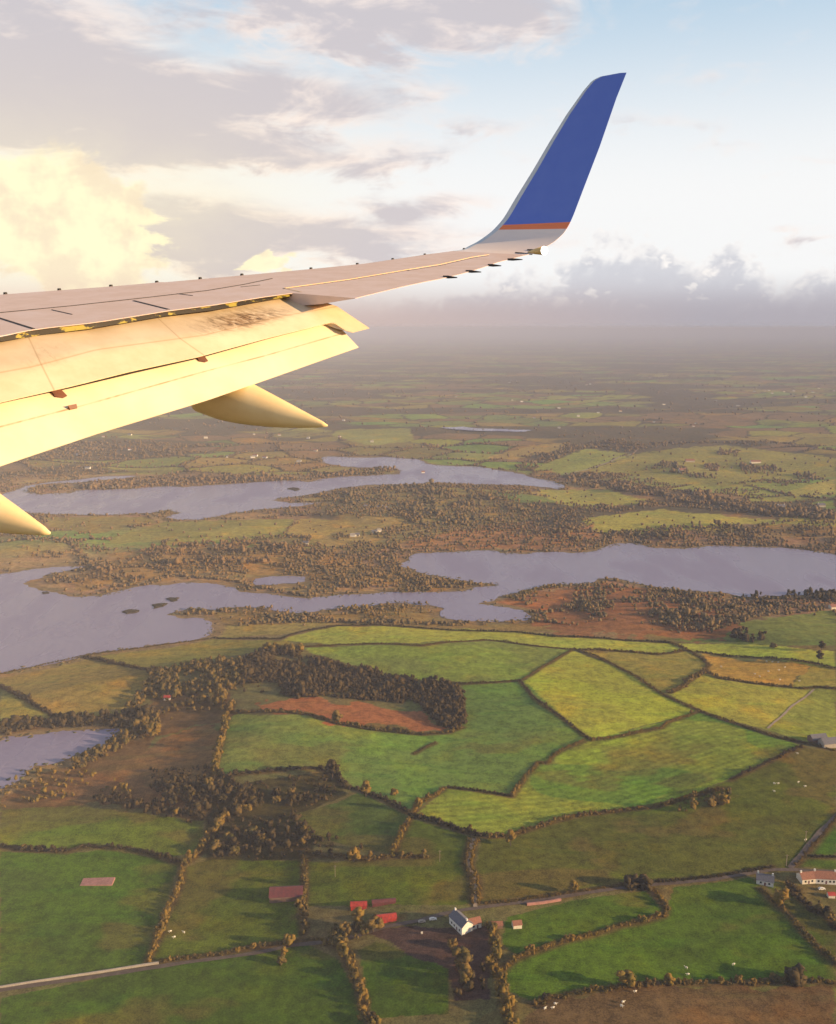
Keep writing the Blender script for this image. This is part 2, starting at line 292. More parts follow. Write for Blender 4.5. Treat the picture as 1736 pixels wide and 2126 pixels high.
# ------------------------------------------------------------------ materials
def foliage(name, a, b, c, scale=.16):
    m, t, bs = material(name, rough=.85, spec=.15)
    P = pos(t)
    n1 = t.noise(P, scale, 2); n2 = t.noise(P, 1.3, 3, .7)
    f = t.ss(n1, .36, .62)
    col = t.mix(f, a, b); col = t.mix(t.ss(n2, .48, .75), col, c)
    r = t.new('ShaderNodeObjectInfo').outputs['Random']
    col = t.mix(t.m('MULTIPLY', r, .35), col, c)
    t.put(bs.inputs['Base Color'], col)
    return m
M_DARK = foliage('foliage_dark', (.022,.022,.010), (.055,.042,.017), (.09,.055,.021))  # leaf colour lowered to deepen the shade
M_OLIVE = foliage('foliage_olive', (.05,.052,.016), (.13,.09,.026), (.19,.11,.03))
M_GOLD = foliage('foliage_gold', (.10,.085,.02), (.17,.11,.022), (.24,.14,.028))  # leaf gold raised to carry the low sun on hedges and trees
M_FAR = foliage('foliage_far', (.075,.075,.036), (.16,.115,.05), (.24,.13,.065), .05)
M_BARK, _, _ = material('bark', (.09,.065,.045), .9)
def ground_mat():
    m, t, bs = material('farmland', rough=.95, spec=.05)
    a = t.new('ShaderNodeAttribute', attribute_name='field_colour')
    P = pos(t); Pf = t.vscale(P, (1, 1, 0))
    big = t.noise(Pf, .018, 4, .6); mid = t.noise(Pf, .09, 4, .65); fine = t.noise(Pf, .9, 4, .85); tuft = t.noise(Pf, .22, 3, .7); streak = t.noise(t.vscale(P, (.25, 1.2, 0)), .06, 3)
    col = a.outputs['Color']
    k = t.m('ADD', t.ss(mid, .3, .72, .74, 1.22), t.m('ADD', t.ss(fine, .3, .7, -.42, .42), t.ss(tuft, .3, .7, -.2, .2)))
    col = t.mix(1.0, col, t.comb(k, k, k), 'MULTIPLY')
    dry = t.mix(1.0, col, (1.5, 1.12, .7), 'MULTIPLY'); lush = t.mix(1.0, col, (.66, 1.0, .75), 'MULTIPLY')
    col = t.mix(t.ss(big, .5, .72, 0, .75), col, dry); col = t.mix(t.ss(streak, .5, .72, 0, .4), col, lush)
    t.put(bs.inputs['Base Color'], col)
    bp = t.new('ShaderNodeBump'); bp.inputs['Strength'].default_value = .5; bp.inputs['Distance'].default_value = .5
    t.put(bp.inputs['Height'], t.m('ADD', t.m('MULTIPLY', mid, 2.0), fine)); t.put(bs.inputs['Normal'], bp.outputs[0])
    return m
M_GROUND = ground_mat()
def water_mat():
    m, t, bs = material('lake_water', (.25, .22, .335), .22, spec=.5)
    P = pos(t); w = t.noise(t.vscale(P, (.35, 1, 0)), .35, 4, .7); w2 = t.noise(t.vscale(P, (1, .35, 0)), .012, 3, .6)
    bp = t.new('ShaderNodeBump'); bp.inputs['Strength'].default_value = .8; bp.inputs['Distance'].default_value = .9
    t.put(bp.inputs['Height'], w); t.put(bs.inputs['Normal'], bp.outputs[0])
    t.put(bs.inputs['Roughness'], t.ss(w2, .4, .65, .16, .42))
    bs.inputs['IOR'].default_value = 1.33
    return m
M_WATER = water_mat()
def reed_mat():
    m, t, bs = material('reeds', rough=.9, spec=.1)
    P = pos(t); t.put(bs.inputs['Base Color'], t.mix(t.ss(t.noise(P, .1, 3), .35, .65), (.20,.14,.07), (.10,.10,.04)))
    return m
M_REED = reed_mat()
def worn(name, a, b, scale, rough=.8):
    m, t, bs = material(name, rough=rough)
    t.put(bs.inputs['Base Color'], t.mix(t.ss(t.noise(objc(t), scale, 4, .65), .35, .65), a, b))
    return m
M_ROAD = worn('lane_tarmac', (.085,.062,.05), (.13,.095,.075), .4)
M_TRACK = worn('track_gravel', (.26,.19,.13), (.36,.28,.2), .4)
M_STONE = worn('stone', (.30,.26,.22), (.42,.37,.32), 1.2)
M_WHITE = worn('whitewash', (.75,.73,.70), (.62,.60,.57), .8)
M_RENDERW = worn('cream_render', (.62,.55,.45), (.72,.66,.56), .8)
M_SLATE = worn('slate', (.10,.10,.13), (.15,.15,.18), 1.5)
M_TILE = worn('brown_roof', (.22,.09,.06), (.30,.13,.08), 1.5)
M_RED = worn('red_tin', (.46,.045,.03), (.26,.03,.022), .6, .55)
M_MAROON = worn('maroon_tin', (.16,.04,.04), (.10,.03,.035), .6, .6)
M_BROWNW = worn('shed_wall', (.14,.08,.06), (.2,.12,.09), .6)
M_PINK = worn('pink_slab', (.42,.20,.18), (.30,.15,.13), .5)
M_GLASS, _, _ = material('dark_glass', (.02,.025,.03), .1)
M_WOOL = worn('wool', (.72,.68,.60), (.6,.56,.48), 3)
M_FACE, _, _ = material('sheep_face', (.08,.07,.06), .8)
M_WOOD = worn('pole_wood', (.32,.25,.18), (.22,.17,.12), 2)
# ------------------------------------------------------------------ ground sheet
HEDGE_W = [[G(*p) for p in h[1]] for h in HD]
ALLSEG = [(a[0], a[1], b[0], b[1]) for P in HEDGE_W for a, b in zip(P[:-1], P[1:])]
def build_ground():
    dep = np.concatenate([np.linspace(88, 43, 24, endpoint=False), np.linspace(43, 10, 700, endpoint=False), np.linspace(10, 1.0, 400, endpoint=False), np.array([.9,.75,.6,.5,.4,.3,.2,.12])])
    yy = H/np.tan(np.radians(dep)); yy = np.concatenate([[-60000,-8000,-2000,-600,-200], yy])
    u = np.concatenate([[-12,-6,-3,-1.8,-1.2,-.9,-.75], np.linspace(-.62,.62,470), [.75,.9,1.2,1.8,3,6,12]])
    Y, U = np.meshgrid(yy, u, indexing='ij'); wid = np.sqrt(np.maximum(Y, 0)**2 + 1.0*H*H)*1.0
    X = U*np.maximum(wid, 420); X = np.where(np.abs(U) > 3, X*4, X)
    Z = hfun(X.ravel(), Y.ravel()).reshape(X.shape); Z *= np.clip((60000-Y)/60000, 0, 1)
    PX, PY = project(X, np.maximum(Y, 50), Z)
    # farmland colours; middle fields carry painted sun, lower ones cloud shade
    n1 = fbm(X, Y, 90); n2 = fbm(X+500, Y, 30); nb = fbm(X+3000, Y, 400)
    base = np.stack([.125+.06*n1, .115+.04*n2, .05+0*n1], -1)
    e, cc = cells(X, Y)
    gcol = np.stack([.125+.11*cc[..., 0], .145+.10*cc[..., 1], .045+.02*cc[..., 2]], -1)
    brown = np.stack([.17+0*e, .125+0*e, .065+0*e], -1); bsel = (cc[..., 2] > .68)[..., None]
    gcol = np.where(bsel, brown, gcol)
    far = (PY < 1300)
    fc = np.where((e < 9)[..., None], np.array([.07,.06,.032]), gcol)
    wm = woodmask(X, Y)[..., None]
    wk = np.clip((wm-.485)/.05, 0, 1); fc = fc*(1-wk) + np.array([.09,.08,.045])*wk
    rough = np.clip((nb-.45)/.1, 0, 1)[..., None]*np.clip((1500-Y)/500, 0, 1)[..., None]
    fc = fc*(1-.7*rough) + brown*.7*rough
    col = np.where(far[..., None], fc, base)
    mar = (PY > 985) & (PY < 1330)
    dlake = np.full(X.shape, 1e3); near = (Y > 450) & (Y < 3200) & (np.abs(X) < 2500)
    dlake[near] = seg_dist(X[near], Y[near], CSEG)
    k = np.clip((170-dlake)/110, 0, 1)[..., None]*mar[..., None]*.75
    col = col*(1-k) + np.stack([.25+.06*n1, .15+.07*n2, .09+.02*n1], -1)*k
    for P, c in FIELDS:
        xs = [p[0] for p in P]; ys = [p[1] for p in P]
        wild = c[0] > c[1]*1.3; wa = 16 if c[2] == .04 and c[0] == .085 else 26 if wild else 5
        bb = (PX > min(xs)-wa) & (PX < max(xs)+wa) & (PY > min(ys)-wa) & (PY < max(ys)+wa) & (Y > 50)
        idx = np.where(bb); q1 = X[idx], Y[idx]; ins = pip(PX[idx]+wa*2*(fbm(q1[0], q1[1], 22, 3)-.5), PY[idx]+wa*1.4*(fbm(q1[1], q1[0], 18, 3)-.5), P); idx = (idx[0][ins], idx[1][ins])
        v = (.8+.4*n1[idx])[:, None]
        my = np.mean(ys); g_ = np.clip((1640-my)/120, 0, 1); col[idx] = np.array(c)*v*(1+g_*np.array([.38,.2,-.05]))*(1-np.array([.18,.12,.66])*np.clip((my-1600)/150, 0, 1)*(not wild))  # middle fields coloured brighter as sunlit, lower ones darker for cloud shade
        if P[0] == (1450,1480):        # mown swathes
            q = (Y[idx]*.93-X[idx]*.36 + 9*np.sin(X[idx]/60) + 8*n2[idx])/6.2
            s = .5+.5*np.sin(q*2*math.pi/1.15); col[idx] *= (1-.22*s*(n1[idx] > .38))[:, None]
            g = (fbm(X[idx], Y[idx], 60, 2) > .60)[:, None]; col[idx] = np.where(g, col[idx]*np.array([.62,.85,.8]), col[idx])
        if P[0] == (440,1612):
            g = np.clip((780-PX[idx])/250, 0, 1)*np.clip((fbm(X[idx]*.5, Y[idx]*1.6, 40, 3)-.35)*4, 0, 1); g = g[:, None]
            col[idx] = col[idx]*(1-g) + np.array([.23,.255,.05])*g
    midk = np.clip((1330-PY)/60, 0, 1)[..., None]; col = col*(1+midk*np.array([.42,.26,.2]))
    rush = (col[..., 1] > col[..., 0]*.9)*np.clip((fbm(X*.8+70, Y*1.5, 55, 4)-.53)/.06, 0, 1)*np.clip((1500-PY)/-60, 0, 1)*(PY > 1500)*.42
    col = col*(1-rush[..., None]) + np.array([.17,.105,.035])*rush[..., None]
    lushp = np.clip((fbm(X*1.1-70, Y*1.4, 80, 4)-.52)/.06, 0, 1)[..., None]*(PY > 1340)[..., None]*(col[..., 1:2] > col[..., 0:1]*.9)*.55; col = col*(1-lushp) + col*np.array([1.15,1.3,.8])*lushp
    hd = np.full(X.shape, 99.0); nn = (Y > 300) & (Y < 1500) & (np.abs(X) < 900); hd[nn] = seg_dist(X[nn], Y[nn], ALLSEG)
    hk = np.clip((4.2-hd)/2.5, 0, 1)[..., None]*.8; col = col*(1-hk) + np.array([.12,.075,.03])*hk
    sh = np.clip((11+8*n2-dlake)/5, 0, 1)[..., None]; col = col*(1-sh) + np.array([.24,.165,.08])*sh
    nr, nc = X.shape; I = np.arange(nr*nc).reshape(nr, nc)
    Q = np.stack([I[:-1, :-1], I[:-1, 1:], I[1:, 1:], I[1:, :-1]], -1).reshape(-1, 4)
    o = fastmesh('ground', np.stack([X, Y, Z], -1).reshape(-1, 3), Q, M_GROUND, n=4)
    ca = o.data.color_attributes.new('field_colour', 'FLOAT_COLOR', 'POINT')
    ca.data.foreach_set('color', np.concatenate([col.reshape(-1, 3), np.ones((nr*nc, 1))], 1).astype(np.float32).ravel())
    o.data.polygons.foreach_set('use_smooth', np.ones(len(o.data.polygons), bool))
    tag(o, kind='structure')
build_ground()
def sheet(name, P, z, m):
    from mathutils.geometry import tessellate_polygon
    T = tessellate_polygon([[Vector((x, y, 0)) for x, y in P]])
    return mesh(name, [(x, y, z) for x, y in P], T, m)
for P, nm, z in zip(LK, ('lake', 'lake', 'lake', 'pond', 'pond', 'pond'), (.35,.35,.35,.35,0,0)):
    zz = z if z else float(max(hfun([p[0] for p in P], [p[1] for p in P])))+.3
    tag(sheet(nm, P, zz, M_WATER), kind='structure')
def ribbon(P, w, z, step=6):
    pts = []
    for a, b in zip(P[:-1], P[1:]):
        L = math.hypot(b[0]-a[0], b[1]-a[1]); n = max(1, int(L/step))
        pts += [(a[0]+(b[0]-a[0])*i/n, a[1]+(b[1]-a[1])*i/n) for i in range(n)]
    pts.append(P[-1][:2]); V = []; Fc = []
    for i, p in enumerate(pts):
        q0 = pts[max(0, i-1)]; q1 = pts[min(len(pts)-1, i+1)]; dx, dy = q1[0]-q0[0], q1[1]-q0[1]; L = math.hypot(dx, dy) or 1
        ww = w*(1+.12*math.sin(i*1.7))
        for s in (-1, 0, 1): V.append((p[0]-dy/L*s*ww/2, p[1]+dx/L*s*ww/2))
    hh = hfun([v[0] for v in V], [v[1] for v in V])
    V = [(x, y, h+z) for (x, y), h in zip(V, hh)]
    for i in range(len(pts)-1):
        for k in range(2): a = i*3+k; Fc.append((a, a+1, a+4, a+3))
    return V, Fc
for nm, P, w in LANES:
    V, Fc = ribbon([G(*p) for p in P], w, .35)
    tag(mesh(nm, V, Fc, M_ROAD if nm in ('lane', 'side_road') else M_TRACK), kind='structure')
for i, P in enumerate(ISL):
    c = np.mean(P, 0); V = [(x, y, .36) for x, y in P] + [(c[0]+(x-c[0])*.8, c[1]+(y-c[1])*.8, 1.3+random.uniform(-.3, .4)) for x, y in P] + [(c[0], c[1], 1.6)]
    n = len(P); Fc = [(k, (k+1) % n, n+(k+1) % n, n+k) for k in range(n)] + [(n+k, n+(k+1) % n, 2*n) for k in range(n)]
    o = mesh('reed_island', V, Fc, M_DARK); tag(o, kind='structure')
# ------------------------------------------------------------------ leaf clumps
def ico(sub):
    bm = bmesh.new(); bmesh.ops.create_icosphere(bm, subdivisions=sub, radius=1)
    V = np.array([v.co[:] for v in bm.verts]); T = np.array([[v.index for v in f.verts] for f in bm.faces]); bm.free(); return V, T
ICO1, ICO2 = ico(1), ico(2)
def lump(base, seed, amp):
    r = np.random.default_rng(seed); V, T = base
    k = np.ones(len(V))
    for _ in range(5):
        d = r.normal(size=3); d /= np.linalg.norm(d); k += amp*.5*np.sin(r.uniform(2, 5)*(V@d)+r.uniform(0, 6))
    k *= 1+r.uniform(-amp, amp, len(V))*.6
    return V*k[:, None], T
LUMP2 = [lump(ICO2, i, .22) for i in range(8)]; LUMP1 = [lump(ICO1, i+50, .36) for i in range(12)]
def tuftup(A, k=3, s=.62):       # break each rounded crown into a few uneven lobes
    B = np.repeat(A, k, 0); n = len(B); r = rng.uniform(.55, 1.15, n)*s; th = rng.uniform(0, 6.28, n); d = rng.uniform(.2, .75, n)
    B[:, 0] += np.cos(th)*d*B[:, 3]; B[:, 1] += np.sin(th)*d*B[:, 3]; B[:, 2] += rng.uniform(-.5, .75, n)*B[:, 4]*.6; B[:, 3] *= r; B[:, 4] *= r*rng.uniform(.8, 1.6, n)
    return B
def clumps(points, base):        # points: x,y,z,rx,rz -> merged mesh arrays
    P = np.asarray(points); Vs = []; Ts = []; off = 0
    kind = rng.integers(0, len(base), len(P)); rot = rng.uniform(0, 6.28, len(P))
    for k, (V, T) in enumerate(base):
        S = P[kind == k]; R = rot[kind == k]
        if not len(S): continue
        c, s = np.cos(R)[:, None], np.sin(R)[:, None]
        x = (V[None, :, 0]*c - V[None, :, 1]*s)*S[:, 3:4]+S[:, 0:1]; y = (V[None, :, 0]*s + V[None, :, 1]*c)*S[:, 3:4]+S[:, 1:2]
        z = V[None, :, 2]*S[:, 4:5]+S[:, 2:3]
        Vs.append(np.stack([x, y, z], -1).reshape(-1, 3))
        Ts.append((T[None]+(np.arange(len(S))*len(V))[:, None, None]).reshape(-1, 3)+off); off += len(S)*len(V)
    return np.concatenate(Vs), np.concatenate(Ts)
def leafy(P, n, size):           # small leaf sprays over lumps
    P = np.asarray(P); idx = rng.integers(0, len(P), n); d = rng.normal(size=(n, 3)); d /= np.linalg.norm(d, axis=1)[:, None]; d[:, 2] = np.abs(d[:, 2])*.9-.1
    c = P[idx, :3] + d*P[idx][:, [3, 3, 4]]*rng.uniform(.8, 1.42, (n, 1))
    a = rng.normal(size=(n, 3))*size; b = rng.normal(size=(n, 3))*size
    V = np.stack([c, c+a, c+b], 1).reshape(-1, 3); return V, np.arange(3*n).reshape(-1, 3)
def join(*VT):
    off = 0; Vs = []; Ts = []
    for V, T in VT: Vs.append(V); Ts.append(T+off); off += len(V)
    return np.concatenate(Vs), np.concatenate(Ts)
def reeds():
    pts = []
    for (ax, ay, bx_, by_) in CSEG:
        L = math.hypot(bx_-ax, by_-ay); n = int(L/2.2)
        for i in range(n):
            f = random.random(); x, y = ax+(bx_-ax)*f, ay+(by_-ay)*f
            q = float(vnoise(np.array(x), np.array(y), 45.0))
            if random.random() < np.clip((q-.35)*3, .08, 1): s = random.gauss(0, 2.5+7*max(0, q-.4)); nx, ny = -(by_-ay)/L, (bx_-ax)/L; pts.append((x+nx*s, y+ny*s, .3, random.uniform(.8, 2.6), random.uniform(.25, .7)))
    V, T = clumps(np.array(pts), LUMP1); tag(fastmesh('reeds', V, T, M_REED), 'reeds and low scrub fringing the lake shores', 'reeds', None, 'stuff')
reeds()
# hedgerows, each a thing of its own
TREESPOTS = []
for hi, ((label, _, hh, ww, tint, nt), P) in enumerate(zip(HD, HEDGE_W)):
    pts = []; tot = 0
    for a, b in zip(P[:-1], P[1:]):
        L = math.hypot(b[0]-a[0], b[1]-a[1]); n = max(1, int(L/1.3)); tot += L
        nx, ny = -(b[1]-a[1])/L, (b[0]-a[0])/L
        for i in range(n):
            f = (i+random.random())/n; o = random.gauss(0, ww*.27)
            x, y = a[0]+(b[0]-a[0])*f+nx*o, a[1]+(b[1]-a[1])*f+ny*o
            q = float(vnoise(np.array(x), np.array(y), 9.0)); q2 = float(vnoise(np.array(x+300), np.array(y), 38.0)); v = .3+.8*q+.55*q2; h = hh*.88*v*random.uniform(.55, 1.2)
            if q+.4*q2 < .13 and random.random() < .8: continue
            pts.append((x, y, 0, ww*.46*random.uniform(.5, 1.15)*(.6+.4*v), h*.5))
    n = int(tot*nt/100)
    for k in range(n):
        i = random.randrange(len(P)-1); a, b = P[i], P[i+1]
        LL = [math.hypot(q[0]-p[0], q[1]-p[1]) for p, q in zip(P[:-1], P[1:])]; i = random.choices(range(len(LL)), LL)[0]; a, b = P[i], P[i+1]; f = random.random()
        TREESPOTS.append((a[0]+(b[0]-a[0])*f+random.gauss(0, .8), a[1]+(b[1]-a[1])*f+random.gauss(0, .8), hi, tint, hh))
    A = np.array(pts); A[:, 2] = hfun(A[:, 0], A[:, 1]) + A[:, 4]*.8
    V, T = join(clumps(tuftup(A, 3), LUMP1), leafy(A, len(A)*44, .27))
    m = M_GOLD if tint > .62 else M_OLIVE if tint > .28 else M_DARK  # sun put into the leaf colour: gold for lit hedges, dark for unlit
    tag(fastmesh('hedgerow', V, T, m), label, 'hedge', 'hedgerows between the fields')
# ------------------------------------------------------------------ trees
def crown_arrays(seed, tall, n_l):
    r = random.Random(seed); pts = []
    for i in range(13):
        a = r.uniform(0, 6.28); z = r.uniform(.3, 1); rad = .55*math.sqrt(max(.05, 1-((z-.55)/.55)**2))
        d = rad*math.sqrt(r.random()); s = r.uniform(.24, .4)
        pts.append((d*math.cos(a), d*math.sin(a), z*tall, s, s*.9*r.uniform(.8, 1.2)))
    pts.append((0, 0, .6*tall, .36, .42*tall*.8)); pts += [(p[0]*1.25, p[1]*1.25, p[2]*1.02, p[3]*.5, p[4]*.6) for p in pts[:13]]
    return join(clumps(np.array(pts), LUMP1), leafy(np.array(pts), n_l, .085))
def trunk_arrays(seed, tall):
    r = random.Random(seed); V = []; Fc = []
    def limb(p, q, r0, r1, n=6):
        p, q = Vector(p), Vector(q); d = (q-p).normalized(); s = d.orthogonal().normalized(); u = d.cross(s); b = len(V)
        for c, rr in ((p, r0), (p.lerp(q, .5)+s*r0*.4, (r0+r1)/2), (q, r1)):
            for k in range(n): V.append(c + s*math.cos(6.283*k/n)*rr + u*math.sin(6.283*k/n)*rr)
        for j in range(2):
            for k in range(n): Fc.append((b+j*n+k, b+j*n+(k+1) % n, b+(j+1)*n+(k+1) % n, b+(j+1)*n+k))
    limb((0, 0, -.1), (.02, 0, .55*tall), .06, .03)
    for i in range(4):
        a = i*1.6+r.random(); limb((0, 0, (.25+.07*i)*tall), (.35*math.cos(a), .35*math.sin(a), (.6+.08*i)*tall), .028, .01)
    return V, Fc
TV = []
for k, tall in enumerate((1.05, 1.3, 1.6, 1.15, 2.0, 1.35)):
    V, T = crown_arrays(k+5, tall, 260); c = fastmesh('crown_source', V, T, M_OLIVE); TVm = c.data; bpy.data.objects.remove(c)
    tv, tf = trunk_arrays(k, tall); c = mesh('trunk_source', tv, tf, M_BARK); tm = c.data; bpy.data.objects.remove(c)
    TVm.name = 'crown'; tm.name = 'trunk'
    TV.append((TVm, tm))
def place_tree(x, y, size, kind, mat, label, group, name='broadleaf_tree'):
    z = float(hfun(x, y)[0]); e = empty(name, (x, y, z), random.uniform(0, 6.28)); e.scale = (size, size, size*random.uniform(.9, 1.15))
    for nm, me in (('crown', TV[kind][0]), ('trunk', TV[kind][1])):
        c = bpy.data.objects.new(nm, me); link(c, e)
        if nm == 'crown': c.material_slots[0].link = 'OBJECT'; c.material_slots[0].material = mat
    tag(e, label, 'tree', group)
NT_ = 0
for (x, y, hi, tint, hh) in TREESPOTS:
    if NT_ > 215: break
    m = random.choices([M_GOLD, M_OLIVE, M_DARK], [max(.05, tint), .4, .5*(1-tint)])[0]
    s = hh*random.uniform(.55, .95)
    tone = {id(M_GOLD): 'golden', id(M_OLIVE): 'olive', id(M_DARK): 'dark'}[id(m)]
    lb = HD[hi][0]
    place_tree(x, y, s, random.randrange(6), m, '%s tree in the %s' % (tone, re.sub(r'^.*?(?=hedge|line of|tree line)', '', lb)), 'hedgerow trees')
    NT_ += 1
# trees singled out in the photograph (d px of the foot, size m, kind, material, label)
SOLO = [((960,2010),7.5,2,M_OLIVE,"big olive tree right below the white farmhouse"), ((968,2040),6,1,M_OLIVE,"lower of the two big trees below the white farmhouse"),
 ((735,1788),5.5,2,M_GOLD,"rounded orange tree standing out in the hedge above the red sheds"), ((700,1497),7,0,M_OLIVE,"large round pale tree on the red scrub strip under the dark wood"),
 ((690,1618),8,4,M_DARK,"tall dark tree at the lower corner of the sunlit green field"), ((760,1655),6,4,M_GOLD,"slim orange tree on the broad dark hedge"),
 ((818,1652),4,0,M_GOLD,"small bright orange bush in the corner of the deep green field"), ((868,1685),4.6,4,M_GOLD,"upright orange tree where the dark hedges meet"),
 ((1650,2038),8,0,M_DARK,"large round dark tree on the bottom hedge at the right"), ((1296,2050),6.5,1,M_GOLD,"tallest orange tree on the bottom hedge"),
 ((1390,2042),4,0,M_GOLD,"round orange bush near the middle of the bottom hedge"), ((775,1935),7,1,M_OLIVE,"bushy tree left of the bright red shed"),
 ((745,1925),6,4,M_GOLD,"slim yellow tree left of the red sheds"), ((712,1940),5,1,M_OLIVE,"yellowish tree above the bottom middle hedge"),
 ((600,1962),5,0,M_GOLD,"round golden bush beside the lane near the brown shed"), ((585,2000),4,0,M_OLIVE,"round olive bush below the lane at the bottom middle"),
 ((1625,1880),7,1,M_GOLD,"orange-lit tree beside the right-hand houses"), ((1310,1842),7,0,M_DARK,"dark spreading tree at the bend of the road"), ((1340,1845),6.5,0,M_DARK,"dark round tree right at the bend of the road"),
 ((1190,1855),4.5,4,M_GOLD,"slim reddish tree beside the road before its bend"), ((1500,1668),6,0,M_GOLD,"largest orange tree on the bank under the striped field"),
 ((1475,1672),5.5,0,M_OLIVE,"olive round tree left of the orange tree on the bank"), ((1440,1680),5,1,M_GOLD,"brown-orange tree at the left end of the bank group"),
 ((590,1980),3,0,M_GOLD,"tiny golden bush near the lane"), ((940,1965),4,0,M_OLIVE,"small olive bush under the farmhouse wall"),
 ((320,1530),9,2,M_GOLD,"tall reddish tree on the right shore of the small lake"), ((1060,1756),5,4,M_GOLD,"slim yellow tree at the left end of the striped field's bank"),
 ((1700,1375),6,4,M_DARK,"dark upright tree at the right edge above the orange field"), ((1705,1352),6,4,M_DARK,"upper dark tree at the right edge near the lake"),
 ((1605,1345),5,0,M_OLIVE,"small round tree beside the dark copse below the lake")]
for (p, s, k, m, lb) in SOLO:
    x, y, _ = G(*p); place_tree(x, y, s, k, m, lb, None)
def fill(poly, spacing, jitter=.9):
    W = [G(*p)[:2] for p in poly]; xs = [w[0] for w in W]; ys = [w[1] for w in W]
    gx, gy = np.meshgrid(np.arange(min(xs), max(xs), spacing), np.arange(min(ys), max(ys), spacing))
    gx = gx + rng.uniform(-.5, .5, gx.shape)*spacing*jitter; gy = gy + rng.uniform(-.5, .5, gy.shape)*spacing*jitter
    k = pip(gx, gy, W); return gx[k], gy[k]
X, Y = fill([(310,1625),(430,1604),(500,1632),(640,1628),(690,1622),(640,1660),(612,1690),(650,1745),(600,1765),(500,1782),(432,1780),(435,1735),(470,1695),(400,1690),(330,1660)], 7.2)
for i in range(min(len(X), 110)):
    if float(vnoise(X[i], Y[i], 22.0)) < .3: continue
    m = random.choices([M_DARK, M_OLIVE, M_GOLD], [.7, .22, .08])[0]
    tone = {id(M_GOLD): 'orange tipped', id(M_OLIVE): 'olive', id(M_DARK): 'dark'}[id(m)]
    place_tree(X[i], Y[i], random.uniform(2.6, 5.2), random.randrange(6), m, tone+' tree in the shadowy wood left of the deep green field', 'trees of the shadowy left wood')
def stuffwood(poly, spacing, r0, r1, mat, base, leaf, label):
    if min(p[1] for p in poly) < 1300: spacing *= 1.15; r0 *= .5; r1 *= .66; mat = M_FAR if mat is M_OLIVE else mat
    elif poly[0][1] >= 1580: r0 *= .75; r1 *= .8; spacing *= 1.1
    X, Y = fill(poly, spacing)
    if not len(X): return
    q = fbm(X, Y, 28, 3); kk = rng.random(len(X)) < np.clip((q-(.44 if min(p[1] for p in poly) < 1240 and min(p[1] for p in poly) > 1000 else .30))*7, .06, 1); X, Y, q = X[kk], Y[kk], q[kk]
    R = rng.uniform(r0, r1, len(X))*(.75+.6*(q-.3)/.4)*np.where(rng.random(len(X)) < .1, 1.35, 1); Z = hfun(X, Y); A = np.stack([X, Y, Z+R*rng.uniform(.6, 1.3, len(X)), R, R*rng.uniform(.9, 1.4, len(X))], -1)
    VT = [clumps(tuftup(A, 3) if leaf else A, LUMP1)] + ([leafy(A, len(A)*int(leaf*1.6), .34)] if leaf else [])
    V, T = join(*VT); tag(fastmesh('woodland', V, T, mat), label, 'woodland', None, 'stuff')
